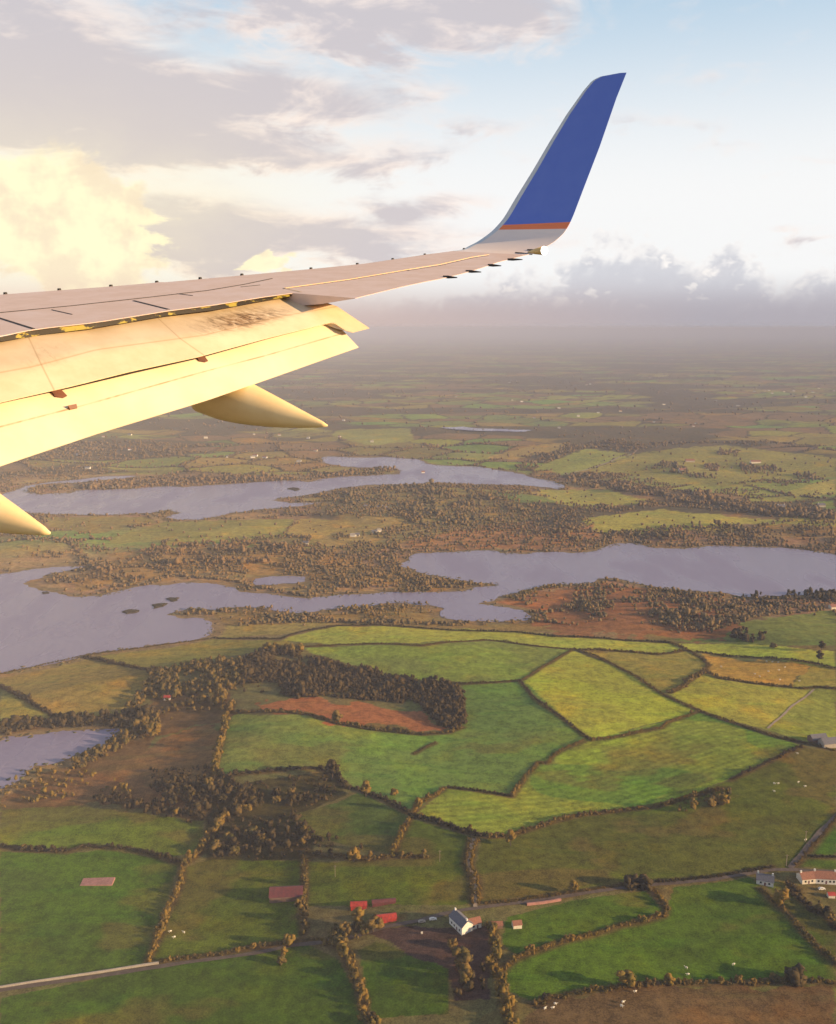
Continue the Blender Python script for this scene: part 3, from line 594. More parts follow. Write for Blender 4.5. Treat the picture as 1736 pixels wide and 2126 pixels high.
STUFF = [
 ([(500,1375),(560,1350),(640,1357),(700,1380),(800,1402),(925,1418),(962,1442),(968,1505),(940,1518),(905,1500),(870,1465),(800,1458),(700,1450),(620,1450),(500,1435)], 3.7, 1.6, 2.7, M_DARK, LUMP2, 30, "dark brown wood with a curved right end beside the deep green field"),
 ([(300,1392),(420,1372),(500,1372),(505,1432),(400,1445),(330,1462),(250,1490),(290,1430)], 4.4, 1.5, 2.9, M_OLIVE, LUMP2, 26, "olive and orange woodland left of the dark brown wood"),
 ([(540,1350),(620,1345),(640,1358),(560,1356)], 5, 2, 3, M_GOLD, LUMP2, 20, "strip of orange scrub above the dark brown wood"),
 ([(0,1512),(60,1503),(130,1492),(240,1488),(330,1462),(300,1500),(258,1512),(130,1510),(20,1528),(0,1532)], 4.2, 2, 3.8, M_DARK, LUMP2, 24, "dark trees along the upper bank of the small left lake"),
 ([(300,1600),(440,1592),(500,1630),(690,1605),(700,1650),(620,1688),(660,1745),(640,1780),(440,1786),(430,1700),(330,1668)], 5.0, 1.2, 2.4, M_DARK, LUMP2, 22, "dark undergrowth in the shadowy wood left of the deep green field"),
 ([(200,1640),(300,1660),(430,1690),(430,1715),(300,1690),(200,1668)], 5, 1.4, 2.8, M_DARK, LUMP2, 22, "band of dark scrub above the left green field"),
 ([(330,1462),(480,1440),(486,1476),(400,1480),(345,1500),(300,1545),(285,1530)], 6.5, 1.3, 2.6, M_OLIVE, LUMP2, 22, "rusty scrub left of the tall yellow-lit hedge"),
 ([(330,1632),(420,1610),(440,1650),(420,1690),(360,1680)], 4.6, 1.8, 3.2, M_DARK, LUMP2, 22, "dark bushes between the red scrub field and the shadowy wood"),
 ([(650,1745),(700,1740),(760,1765),(730,1782),(655,1778)], 4.6, 1.4, 2.6, M_DARK, LUMP2, 22, "dark bushes above the field with the red sheds"),
 ([(668,1935),(735,1930),(770,1938),(745,1955),(690,1962)], 4.4, 1.6, 3, M_OLIVE, LUMP2, 26, "bushes left of the red sheds beside the lane"),
 ([(930,2000),(1010,1985),(1020,2060),(950,2070)], 5, 1.4, 3, M_DARK, LUMP2, 26, "dark bushes in the yard below the farmhouse"),
 ([(1400,1672),(1520,1640),(1530,1655),(1480,1680),(1410,1690)], 4.6, 1.3, 2.6, M_OLIVE, LUMP2, 22, "brown scrub on the bank under the striped field"),
 ([(130,1588),(200,1560),(265,1515),(320,1480),(332,1498),(300,1530),(240,1565),(160,1600)], 4.6, 1.8, 3.4, M_OLIVE, LUMP2, 24, "olive trees along the lower bank of the small left lake"),
 ([(0,1640),(60,1605),(150,1590),(240,1620),(300,1650),(180,1650),(60,1675),(0,1680)], 6.5, 1.2, 2.8, M_GOLD, LUMP2, 20, "rusty scrub below the small left lake"),
 ([(150,1205),(250,1150),(330,1140),(420,1127),(560,1127),(640,1132),(740,1162),(700,1180),(560,1175),(400,1180),(280,1210),(180,1222)], 6.5, 3, 5, M_OLIVE, LUMP1, 10, "broad olive wood on the peninsula between the lakes"),
 ([(700,1155),(830,1165),(860,1195),(985,1213),(870,1233),(720,1225),(640,1200),(560,1180)], 8, 2.5, 4.5, M_OLIVE, LUMP1, 8, "thin woodland at the right end of the peninsula"),
 ([(640,1032),(760,1012),(900,1005),(1010,1020),(1080,1040),(1150,1072),(1110,1075),(960,1062),(860,1085),(740,1050)], 8.5, 3, 5, M_FAR, LUMP1, 0, "dark wood on the brown ground between the two lakes"),
 ([(860,1060),(1010,1078),(1040,1095),(900,1095),(830,1080)], 12, 3, 5, M_FAR, LUMP1, 0, "thin scrub under the wood between the two lakes"),
 ([(1118,1092),(1200,1090),(1245,1118),(1200,1125),(1120,1110)], 8, 3, 5, M_FAR, LUMP1, 0, "dark copse at the head of the blue lake"),
 ([(1168,990),(1218,984),(1318,1006),(1368,1018),(1468,1024),(1568,1050),(1618,1056),(1736,1068),(1736,1082),(1600,1074),(1500,1050),(1400,1042),(1300,1022),(1180,1005)], 7.5, 3, 5.5, M_FAR, LUMP1, 0, "long belt of dark trees across the right middle distance"),
 ([(1100,1062),(1240,1050),(1400,1044),(1390,1052),(1240,1062)], 8, 3, 4, M_FAR, LUMP1, 0, "thin tree line joining the long dark belt"),
 ([(1248,1106),(1400,1100),(1500,1090),(1600,1105),(1680,1095),(1736,1100),(1736,1128),(1640,1125),(1500,1116),(1380,1124),(1250,1118)], 6.5, 3, 5, M_FAR, LUMP1, 4, "dark trees along the far shore of the blue lake"),
 ([(1150,1265),(1230,1240),(1300,1222),(1400,1228),(1500,1242),(1545,1262),(1555,1290),(1500,1312),(1400,1316),(1300,1305),(1220,1285)], 5.0, 2.2, 4.2, M_OLIVE, LUMP1, 12, "brown and dark scrub wood below the blue lake"),
 ([(1538,1238),(1620,1232),(1736,1228),(1736,1250),(1640,1258),(1545,1262)], 6, 3, 5, M_DARK, LUMP1, 10, "shoreline trees at the right end of the blue lake"),
 ([(1050,1240),(1150,1213),(1170,1220),(1080,1252)], 4.5, 1.5, 2.6, M_GOLD, LUMP1, 6, "orange bushes on the point of land below the blue lake"),
 ([(1518,1325),(1530,1312),(1560,1310),(1588,1320),(1588,1334),(1540,1332)], 5, 3, 4.2, M_DARK, LUMP1, 8, "small dark copse right of the scrub wood"),
 ([(440,1268),(560,1260),(640,1270),(560,1290),(450,1292)], 7, 1.5, 2.8, M_OLIVE, LUMP1, 6, "low olive scrub on the lake shore at the left"),
 ([(700,1262),(840,1245),(915,1262),(905,1285),(780,1290)], 7, 1.4, 2.6, M_GOLD, LUMP1, 6, "orange scrub on the near shore between the inlets"),
 ([(160,1005),(300,995),(500,990),(600,985),(700,982),(820,970),(828,980),(700,990),(600,998),(450,1005),(300,1012),(165,1018)], 8, 3, 5, M_FAR, LUMP1, 0, "tree belt along the upper shore of the far lake"),
 ([(52,1018),(100,1008),(145,1010),(140,1018),(70,1024)], 7, 2.5, 4, M_FAR, LUMP1, 0, "wooded islet in the far lake beside the wing"),
 ([(1068,967),(1128,947),(1218,922),(1298,914),(1290,922),(1220,932),(1130,962),(1080,978)], 8, 3, 5, M_FAR, LUMP1, 0, "belt of trees curving up from the end of the far lake"),
 ([(1488,935),(1535,937),(1533,948),(1490,944)], 8, 3.5, 5, M_FAR, LUMP1, 0, "small dark copse uppermost in the right fields"),
 ([(1536,965),(1620,970),(1622,988),(1540,980)], 8, 3.5, 5, M_FAR, LUMP1, 0, "large dark copse in the right fields"),
 ([(1462,964),(1494,967),(1490,980),(1464,976)], 8, 3.5, 5, M_FAR, LUMP1, 0, "small dark copse left of the large one"),
 ([(1652,983),(1696,985),(1694,997),(1655,994)], 8, 3.5, 5, M_FAR, LUMP1, 0, "small dark copse right of the large one"),
 ([(1348,970),(1400,958),(1430,980),(1485,990),(1482,1000),(1410,985),(1360,980)], 8, 3.5, 5, M_FAR, LUMP1, 0, "trees round the farmhouse in the right fields"),
]
for s in STUFF: stuffwood(*s)
# farm trees sprinkled over the middle distance, and hedge trees of the far cells
def far_trees():
    N = 330000; ang = rng.uniform(-.56, .56, N); Yv = 850*np.exp(rng.random(N)*math.log(9.0)); Xv = ang*Yv
    PX, PY = project(Xv, Yv, 0*Xv); keep = (PY < 1300)
    for P in LK[:4]: keep[keep] &= ~pip(Xv[keep], Yv[keep], P)
    keep[keep] &= seg_dist(Xv[keep], Yv[keep], CSEG) > 6
    e, cc = cells(Xv, Yv); wm = woodmask(Xv, Yv)
    infield = np.zeros(N, bool)
    for P, c in FIELDS[:12]: infield |= pip(PX, PY, P)
    hedge = (e < 10) & ~infield; woods = (wm > .52) & ~infield & (rng.random(N) < .22); odd = rng.random(N) < .012
    marsh = (PY > 985) & (fbm(Xv, Yv, 45) > .56) & ~infield & (rng.random(N) < .35)
    keep &= hedge | woods | odd | marsh
    # thin to an even spacing
    X, Y = Xv[keep], Yv[keep]; cell = np.maximum(5.0, Y/560); key = np.floor(X/cell).astype(np.int64)*1000003 + np.floor(Y/(cell*1.6)).astype(np.int64)
    _, idx = np.unique(key, return_index=True); X, Y = X[idx], Y[idx]
    R = rng.uniform(1.7, 4.0, len(X))*np.clip(Y/2600, .75, 1.7); Z = hfun(X, Y)
    A = np.stack([X, Y, Z+R*.8, R, R*rng.uniform(.8, 1.2, len(X))], -1)
    base = [lump((ICO1[0], ICO1[1]), i+90, .2) for i in range(3)]
    V, T = clumps(A, base); print('far trees', len(X))
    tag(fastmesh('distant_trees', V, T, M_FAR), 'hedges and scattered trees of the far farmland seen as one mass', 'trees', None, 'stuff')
far_trees()
# ------------------------------------------------------------------ buildings
def box(V, Fc, x0, x1, y0, y1, z0, z1):
    b = len(V); V += [(x0,y0,z0),(x1,y0,z0),(x1,y1,z0),(x0,y1,z0),(x0,y0,z1),(x1,y0,z1),(x1,y1,z1),(x0,y1,z1)]
    Fc += [tuple(b+i for i in f) for f in ((3,2,1,0),(4,5,6,7),(0,1,5,4),(1,2,6,5),(2,3,7,6),(3,0,4,7))]
def bx(*a): V, Fc = [], []; box(V, Fc, *a); return V, Fc
HC = {}
def house(p, L, W, h, rot, label, cat, wall, roof, chim=0, wins=0, group=None, name='farmhouse', pitch=.38, doors=1, world=None):
    x, y, z = world if world else G(*p); e = empty(name, (x, y, z-.05), math.radians(rot)); tag(e, label, cat, group)
    a, b = L/2, W/2; rh = W*pitch
    V = [(-a,-b,-1),(a,-b,-1),(a,b,-1),(-a,b,-1),(-a,-b,h),(a,-b,h),(a,b,h),(-a,b,h),(-a,0,h+rh),(a,0,h+rh)]
    mesh('wall', V, [(0,1,5,4),(2,3,7,6),(1,2,6,9,5),(3,0,4,8,7)], wall, e)
    A, B, t = a+.35, b+.4, .16; dz = rh*.4/b
    V = [(-A,-B,h-dz+.02),(A,-B,h-dz+.02),(A,0,h+rh+.02),(-A,0,h+rh+.02),(A,B,h-dz+.02),(-A,B,h-dz+.02)]; V += [(q[0], q[1], q[2]+t) for q in V]
    rf = mesh('roof', V, [(3,2,1,0),(5,4,2,3),(6,7,8,9),(9,8,10,11),(0,1,7,6),(4,5,11,10),(1,2,8,7),(2,4,10,8),(3,0,6,9),(5,3,9,11)], roof, e)
    for k in range(chim):
        cx = (-a+.7) if k == 0 else (a-.7 if k == 1 else 0)
        mesh('chimney', *bx(cx-.5, cx+.5, -.4, .4, h+rh-.9, h+rh+1.3), M_WHITE, rf)
    for k in range(wins):
        wx = -a+L*(k+1)/(wins+1)
        if doors and k == wins//2:
            mesh('door', *bx(wx-.5, wx+.5, -b-.05, -b+.1, 0, 2.1), M_MAROON, e); mesh('door', *bx(wx-.5, wx+.5, b-.1, b+.05, 0, 2.1), M_MAROON, e); continue
        for s in (-1, 1):
            w = mesh('window', *bx(wx-.6, wx+.6, min(s*(b-.1), s*(b+.04)), max(s*(b-.1), s*(b+.04)), 1.0, 2.3), M_GLASS, e)
    return e
house((957,1924), 13, 7.5, 4.6, -58, 'white two-storey farmhouse with a dark slate roof and two white chimneys', 'house', M_WHITE, M_SLATE, 2, 4)
house((984,1922), 7, 5.5, 3.2, 20, 'low cream lean-to lit yellow beside the white farmhouse', 'outbuilding', M_RENDERW, M_TILE, 0, 2, name='outbuilding')
house((1073,1924), 5, 4, 2.6, 10, 'small pinkish shed right of the white farmhouse', 'shed', M_RENDERW, M_TILE, 0, 0, name='shed')
house((1032,1924), 6, 3.5, 2.2, 5, 'low brown shed between the farmhouse and the small pinkish shed', 'shed', M_BROWNW, M_TILE, 0, 0, name='shed')
house((801,1911), 12, 4.6, 2.8, 12, 'brightest red tin shed nearest the farm lane', 'shed', M_RED, M_RED, 0, 0, name='tin_shed', pitch=.3)
house((745,1884), 9.5, 4.6, 2.6, 4, 'smaller red tin shed at the upper left of the farmyard', 'shed', M_RED, M_RED, 0, 0, name='tin_shed', pitch=.3)
house((797,1876), 14, 3.2, 2.0, 8, 'long low maroon shed behind the brightest red shed', 'shed', M_MAROON, M_MAROON, 0, 0, name='tin_shed', pitch=.25)
house((595,1862), 20, 11, 3.8, 4, 'wide dark maroon barn beside the upright hedge', 'barn', M_BROWNW, M_MAROON, 0, 0, name='barn', pitch=.28)
house((1588,1832), 10, 7, 3.2, -20, 'dark-roofed bungalow with two white chimneys left of the road junction', 'house', M_WHITE, M_SLATE, 2, 3)
house((1673,1828), 9, 7, 3.4, 8, 'red-roofed house nearest the road junction', 'house', M_RENDERW, M_TILE, 1, 3)
house((1711,1828), 14, 7.5, 3.6, -5, 'long brown-roofed house with a white front at the right edge', 'house', M_WHITE, M_TILE, 2, 5)
house((1725,1862), 4, 3, 2.2, 0, 'tiny orange garden shed at the right edge', 'shed', M_RENDERW, M_RED, 0, 0, name='shed')
house((1697,1540), 14, 8, 4, 12, 'dark barn left of the two at the right edge', 'barn', M_BROWNW, M_SLATE, 0, 0, name='barn')
house((1724,1548), 18, 9, 4, 12, 'grey-roofed barn right of the two at the right edge', 'barn', M_STONE, M_SLATE, 0, 0, name='barn')
house((348,1452), 6, 4, 2.4, 0, 'tiny white cottage with a red roof among the left trees', 'house', M_WHITE, M_RED, 0, 2)
house((1621,1057), 14, 8, 5, 5, 'white house beyond the blue lake by the dark tree belt', 'house', M_WHITE, M_SLATE, 2, 3)
house((1416,981), 16, 9, 5, 10, 'cream farmhouse among trees in the right fields', 'house', M_RENDERW, M_TILE, 1, 3)
house((1432,960), 24, 9, 4, 5, 'long low farm building above the cream farmhouse', 'barn', M_STONE, M_TILE, 0, 0, name='barn')
house((1568,963), 26, 9, 4, 5, 'long low barn above the large dark copse', 'barn', M_RENDERW, M_TILE, 0, 0, name='barn')
house((1705,1052), 14, 8, 4, 5, 'small dark-roofed house at the right edge beyond the blue lake', 'house', M_STONE, M_SLATE, 1, 0)
house((1731,1263), 11, 7, 3.2, 10, 'reddish building at the right edge below the blue lake', 'house', M_RENDERW, M_TILE, 0, 0)
z1 = [(.5*x, 521+.5*y) for x, y in [(855,777),(1055,764),(1085,728),(1060,852),(1100,860),(540,765),(430,773),(355,841),(322,849),(365,906),(540,826),(1410,774),(1545,798),(1310,831),(1160,766),(1280,779)]]
z2 = [(868.4+.4997*x, 347.4+.4997*y) for x, y in [(110,786),(250,796),(150,772),(1115,769),(1400,920),(1440,930),(1470,941),(1520,936),(1560,930),(1600,946),(1640,936),(1610,960),(1020,986),(585,1001),(840,1016),(665,1036),(1330,991),(380,895),(700,905),(20,1270)]]
z3 = [(.5*x, 911.8+.5*y) for x, y in [(1465,404),(1555,389),(1575,384),(1520,286),(895,448),(1270,436),(1480,402)]]
r2 = random.Random(3); z4 = [(r2.uniform(700, 1736), r2.uniform(735, 900)) for _ in range(24)] + [(r2.uniform(150, 700), r2.uniform(850, 960)) for _ in range(4)]
for i, p in enumerate(z1+z2+z3+z4):
    near = p[1] > 1050; big = r2.uniform(6, 13) if not near else r2.uniform(7, 11)
    if i < 43 and p[1] < 900: big *= 1.3
    house(p, big, 6, 3.2, r2.uniform(-15, 15), 'small pale building beyond the near lake shore, seen as a bright fleck' if not near else 'small white building on the peninsula between the lakes', 'house',
          r2.choice((M_WHITE, M_WHITE, M_RENDERW)), r2.choice((M_SLATE, M_TILE, M_STONE)), 0, 0, 'small pale buildings far off' if not near else 'white buildings on the peninsula')
# slab in the left field
x, y, z = G(203, 1832); e = mesh('concrete_slab', *bx(-10, 10, -4, 4, -1.0, .8), M_PINK); e.location = (x, y, z); e.rotation_euler.z = .06
tag(e, 'pinkish rectangular slab lying in the green field at the left', 'slab')
V, Fc = ribbon([G(*p) for p in [(0,2052),(160,2027),(330,2001)]], .7, 0); n0 = len(V)
V2 = [(v[0], v[1], v[2]+1.3) for v in V]; n = len(V)//3
FF = [(a+n0, b+n0, c+n0, d+n0) for a, b, c, d in Fc] + [(i*3, i*3+3, n0+i*3+3, n0+i*3) for i in range(n-1)] + [(i*3+5, i*3+2, n0+i*3+2, n0+i*3+5) for i in range(n-1)]
tag(mesh('stone_wall', V+V2, FF, M_STONE), 'low pale stone wall along the lane at the lower left', 'wall')
V, Fc = ribbon([G(*p) for p in [(1094,1880),(1130,1876),(1165,1870)]], .8, 0); n0 = len(V); V2 = [(v[0], v[1], v[2]+1.6) for v in V]; n = len(V)//3
FF = [(a+n0, b+n0, c+n0, d+n0) for a, b, c, d in Fc] + [(i*3, i*3+3, n0+i*3+3, n0+i*3) for i in range(n-1)] + [(i*3+5, i*3+2, n0+i*3+2, n0+i*3+5) for i in range(n-1)]
tag(mesh('stone_wall', V+V2, FF, M_PINK), 'short reddish wall by the road right of the farm', 'wall')
def car(p, rot, label, paint):
    x, y, z = G(*p); e = empty('parked_car', (x, y, z+.36), math.radians(rot)); tag(e, label, 'car', None)
    bm = bmesh.new(); prof = [(-2.1,.3),(2.1,.3),(2.15,.75),(1.2,.95),(.55,1.42),(-1.2,1.45),(-1.9,1.0),(-2.15,.9)]
    r = [[bm.verts.new((px, s*(.85 if pz < 1.1 else .68), pz)) for px, pz in prof] for s in (-1, 1)]
    bm.faces.new(r[0]); bm.faces.new(list(reversed(r[1])))
    for i in range(8): bm.faces.new((r[0][i], r[1][i], r[1][(i+1) % 8], r[0][(i+1) % 8]))
    bmesh.ops.recalc_face_normals(bm, faces=bm.faces); me = bpy.data.meshes.new('body'); bm.to_mesh(me); bm.free(); me.materials.append(paint); link(bpy.data.objects.new('body', me), e)
    for s in (-1, 1): mesh('window', *bx(-1.1, .6, min(s*.70, s*.80), max(s*.70, s*.80), .98, 1.33), M_GLASS, e)
    for wx in (-1.3, 1.3):
        for s in (-1, 1):
            V = [(wx+.32*math.cos(k*.5236), s*(.72+.16*j), .32+.32*math.sin(k*.5236)) for j in (0, 1) for k in range(12)]
            mesh('wheel', V, [(k, (k+1) % 12, 12+(k+1) % 12, 12+k) for k in range(12)]+[tuple(range(12)), tuple(range(23, 11, -1))], M_FACE, e)
car((876,1916), 12, 'silver car parked on the lane left of the white farmhouse', M_STONE)
car((899,1911), 10, 'white car on the lane nearest the white farmhouse', M_WHITE)
car((1706,1848), 5, 'white car parked below the long brown-roofed house', M_WHITE)
x, y, z = G(876, 1939); V = [(1.1*(j-.5), .7*math.cos(k*.5236), .7+.7*math.sin(k*.5236)) for j in (0, 1) for k in range(12)]
o = mesh('wrapped_bale', V, [(k, (k+1) % 12, 12+(k+1) % 12, 12+k) for k in range(12)]+[tuple(range(11, -1, -1)), tuple(range(12, 24))], M_RENDERW); o.location = (x, y, z)
tag(o, 'pale round bale lying alone in the dark farmyard', 'bale')
# sheep
def sheep_mesh():
    V, T = LUMP2[2]; V = V*np.array([.62, .32, .34]) + np.array([0, 0, .72]); parts = [(V, T)]
    hv, ht = ICO1
    parts.append((hv*np.array([.2, .11, .13])+np.array([.78, 0, .92]), ht)); parts.append((hv*np.array([.16, .13, .16])+np.array([.6, 0, .85]), ht))
    for sx in (-.38, .38):
        for sy in (-.15, .15): parts.append((hv*np.array([.055, .055, .3])+np.array([sx, sy, .28]), ht))
    return join(*parts)
sv, st = sheep_mesh(); so = fastmesh('sheep', sv, st, M_WOOL); sm = so.data; bpy.data.objects.remove(so)
FL = [('white sheep grazing in the orange field', 'sheep in the orange field', [(1042+.3997*x, 1302.7+.3997*y) for x, y in [(1375,180),(1405,182),(1435,185),(1470,210),(1445,275),(1340,258),(1385,232),(1315,245),(1140,207),(1440,225),(1545,282)]]),
      ('white sheep on the olive slope right of the striped field', 'sheep on the olive slope', [(1042+.3997*x, 1302.7+.3997*y) for x, y in [(1535,660),(1415,815),(1435,815),(1540,808),(1575,830),(1415,855),(1577,1108)]]),
      ('white sheep in the lower left field', 'sheep in the lower left field', [(.3502*x, 1693.5+.3502*y) for x, y in [(1010,693),(1090,698),(1033,727)]]),
      ('orange-lit sheep on the brown field at the bottom right', 'sheep on the brown field', [(1042+.3997*x, 1693.5+.3997*y) for x, y in [(225,1007),(265,1004),(278,984),(692,920),(630,975),(622,995)]]),
      ('white sheep in the green field above the bottom hedge', 'sheep above the bottom hedge', [(1042+.3997*x, 1693.5+.3997*y) for x, y in [(958,795),(966,830),(1203,778)]])]
for lb, gr, L in FL:
    for p in L:
        x, y, z = G(*p); o = link(bpy.data.objects.new('sheep', sm)); o.location = (x, y, z); o.rotation_euler.z = random.uniform(-.8, .8)+(3.14 if random.random() < .5 else 0)
        o.scale = (1.5,)*3; tag(o, lb, 'sheep', gr)
for p, lb in (((.3502*500+521, 1693.5+.3502*362), 'pale pole standing in the field above the red sheds'), ((521+.3502*1120, 1693.5+.3502*272), 'thin pole in the field left of the sunken lane'),
              ((1519.8+.1246*1225, 1736.9+.1246*85), 'pole in the olive slope left of the side road'), ((1519.8+.1246*905, 1736.9+.1246*490), 'pole just left of the road junction')):
    x, y, z = G(*p); e = empty('utility_pole', (x, y, z)); tag(e, lb, 'pole')
    mesh('shaft', *bx(-.16, .16, -.16, .16, -.5, 8), M_WOOD, e); mesh('crossarm', *bx(-.9, .9, -.1, .1, 7.3, 7.5), M_WOOD, e)
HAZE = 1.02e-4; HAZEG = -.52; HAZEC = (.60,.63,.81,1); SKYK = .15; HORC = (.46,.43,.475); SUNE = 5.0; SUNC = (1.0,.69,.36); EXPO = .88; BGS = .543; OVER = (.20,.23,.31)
# ------------------------------------------------------------------ aircraft wing (built in its own chord / span / normal frame)
def at(px, py, Z): return ray(px, py)*Z
P1, P2, P3 = at(962, 515, 13.5), at(0, 608, 9.0), at(1150, 524, 12.8)
AX = P3-P1; AX /= np.linalg.norm(AX)
OX = P1-P2; OX = OX-AX*OX.dot(AX); OX /= np.linalg.norm(OX)
NX = np.cross(AX, OX); NX = NX if NX[1] > 0 else -NX
O1, U1, A1 = P1.dot(OX), P1.dot(NX), P1.dot(AX)
S0, RB, ANG = -.3, .9, math.radians(65)
def sheet_ou(s):
    if s < 0: return O1+S0+s, U1, 0.0
    if s < RB*ANG: return O1+S0+RB*math.sin(s/RB), U1+RB*(1-math.cos(s/RB)), s/RB
    t = s-RB*ANG; return O1+S0+RB*math.sin(ANG)+t*math.cos(ANG), U1+RB*(1-math.cos(ANG))+t*math.sin(ANG), ANG
_C = [(s, *sheet_ou(s)[:2]) for s in np.arange(-12, 4.5, .02)]; _C = np.array(_C)
def hit(px, py):
    r = ray(px, py); ro, ru = r.dot(OX), r.dot(NX); g = _C[:, 1]*ru-_C[:, 2]*ro; best = None
    for i in np.where(g[:-1]*g[1:] <= 0)[0]:
        k = g[i]/(g[i]-g[i+1]); p = _C[i]+(_C[i+1]-_C[i])*k; t = (p[1]*ro+p[2]*ru)/(ro*ro+ru*ru)
        if t > 0 and (best is None or t < best[0]): best = (t, p[0], (r*t).dot(AX)-A1)
    return best
def S(s, a, off=0.0):
    o, u, th = sheet_ou(s); n = NX*math.cos(th)-OX*math.sin(th)
    return OX*o+NX*u+AX*(a+A1)+n*off
ROOT = cam2w(S(-11, 1.5)); WROOT = empty('aircraft_wing', ROOT)
tag(WROOT, 'airliner wing with lowered cream flaps and an upswept blue winglet with an orange stripe', 'aircraft wing')
def L3(p): return cam2w(p)-ROOT
Z1 = lambda L: [(.5002*x, 521+.5002*y) for x, y in L]
Z2 = lambda L: [(825+.3502*x, 86.8+.3502*y) for x, y in L]
LE_PX = Z1([(0,175),(250,157),(460,142),(655,125),(835,110),(1010,95),(1290,70),(1495,50)])+Z2([(150,1258),(380,1225),(420,1205),(500,1160),(560,1115),(620,1050),(700,920),(800,760),(900,590),(1000,430),(1100,290),(1150,232),(1185,210),(1230,197),(1290,187),(1358,180.5)])
TE_PX = Z1([(0,354),(140,325),(400,296),(700,248),(900,222),(1100,190),(1240,170),(1400,195),(1480,197)])+Z2([(0,1458),(150,1425),(280,1400),(400,1370),(500,1340),(600,1305),(770,1262),(880,1215),(930,1185),(990,1130),(1020,1080),(1100,880),(1200,620),(1300,330),(1360,180)])
def sa(L):
    q = sorted([(h[1], h[2]) for h in (hit(*p) for p in L) if h]); return np.array(q)
LEs, TEs = sa(LE_PX), sa(TE_PX)
smax = min(LEs[-1, 0], TEs[-1, 0])
TEs = np.array([r for r in TEs if not (-5.0 < r[0] < -4.7)] + [(-4.87, .97), (-4.86, 1.70)]); TEs = TEs[TEs[:, 0].argsort()]
print('LE', LEs.round(2).tolist()); print('TE', TEs.round(2).tolist())
kLE = (LEs[3, 1]-LEs[0, 1])/(LEs[3, 0]-LEs[0, 0])
def ale(s): return np.interp(s, LEs[:, 0], LEs[:, 1]) if s > LEs[0, 0] else LEs[0, 1]+(s-LEs[0, 0])*kLE
def ate(s): return np.interp(s, TEs[:, 0], TEs[:, 1]) if s > TEs[0, 0] else TEs[0, 1]+(s-TEs[0, 0])*.02
FR = [0, .004, .012, .03, .06, .09, .14, .25, .4, .55, .7, .85, 1.0]
def thick(f, c): return c*.115*(1.6*math.sqrt(max(f, 0))*(1-f)**.9+.02*(1-f))*.95+.004
def drop(f, c): return -.022*c*(1-math.sqrt(min(f/.06, 1)))**1.3
def loft(name, s0, s1, n, f0, f1, mats, pick=None, dense=None, raise_=0.0):
    ss = sorted(list(np.linspace(s0, s1, n)) + ([-4.87, -4.86] if s0 < -5 else [])); n = len(ss); fr = [f for f in FR if f0 <= f <= f1]; V = []; UV = []; Fc = []; fm = []
    m = len(fr)
    for s in ss:
        A, B = ale(s), ate(s); c = max(B-A, .02)
        for f in fr: V.append(S(s, A+f*c, drop(f, c)+raise_)); UV.append((A+f*c, s))
        for f in reversed(fr): V.append(S(s, A+f*c, drop(f, c)-thick(f, c))); UV.append((A+f*c, s))
    M = 2*m
    for i in range(n-1):
        for k in range(M):
            k2 = (k+1) % M
            if k == M-1 and f0 == 0: pass
            Fc.append((i*M+k, (i+1)*M+k, (i+1)*M+k2, i*M+k2))
    Fc.append(tuple(range(M))); Fc.append(tuple(reversed(range((n-1)*M, n*M))))
    o = mesh(name, [L3(v) for v in V], Fc, mats, WROOT, smooth=True)
    uv = o.data.uv_layers.new(name='span')
    for l in o.data.loops: uv.data[l.index].uv = UV[l.vertex_index]
    bm = bmesh.new(); bm.from_mesh(o.data); bmesh.ops.recalc_face_normals(bm, faces=bm.faces); bm.to_mesh(o.data); bm.free()
    try: o.data.set_sharp_from_angle(angle=math.radians(35))
    except Exception: pass
    return o
def paint(name, c1, c2, rough=.35, scale=(3, 3, 3), spec=.5, streak=True):
    m, t, b = material(name, rough=rough, spec=spec)
    P = objc(t); n = t.noise(t.vscale(P, scale), 1.2, 5, .65); n2 = t.noise(P, 14, 3, .6)
    f = t.m('ADD', t.ss(n, .3, .75, 0, .8), t.ss(n2, .45, .8, 0, .25), clamp=True)
    t.put(b.inputs['Base Color'], t.mix(f, c1, c2)); t.put(b.inputs['Roughness'], t.ss(n, .3, .7, rough, rough+.18))
    return m
M_WING = paint('wing_paint', (.72,.55,.49), (.61,.47,.42), .42)
M_EDGE = paint('bare_metal', (.62,.66,.72), (.52,.56,.62), .3)
M_FLAP = paint('flap_paint', (.78,.72,.58), (.70,.63,.48), .4)
M_FAIR = paint('fairing_paint', (.92,.70,.38), (.84,.60,.30), .38)
M_SEAM, _, _ = material('seam', (.03,.025,.025), .8)
M_PALE, _, _ = material('pale_seam', (.75,.55,.32), .6)
M_COVE, _t, _b = material('flap_cove', rough=.7)
_n = _t.noise(_t.vscale(objc(_t), (4, 4, 9)), 1.0, 4, .7); _t.put(_b.inputs['Base Color'], _t.mix(_t.ss(_n, .54, .6), (.02,.015,.012), (.30,.24,.04)))
M_RUST = worn('flap_track_metal', (.16,.06,.035), (.10,.04,.03), 8, .6)
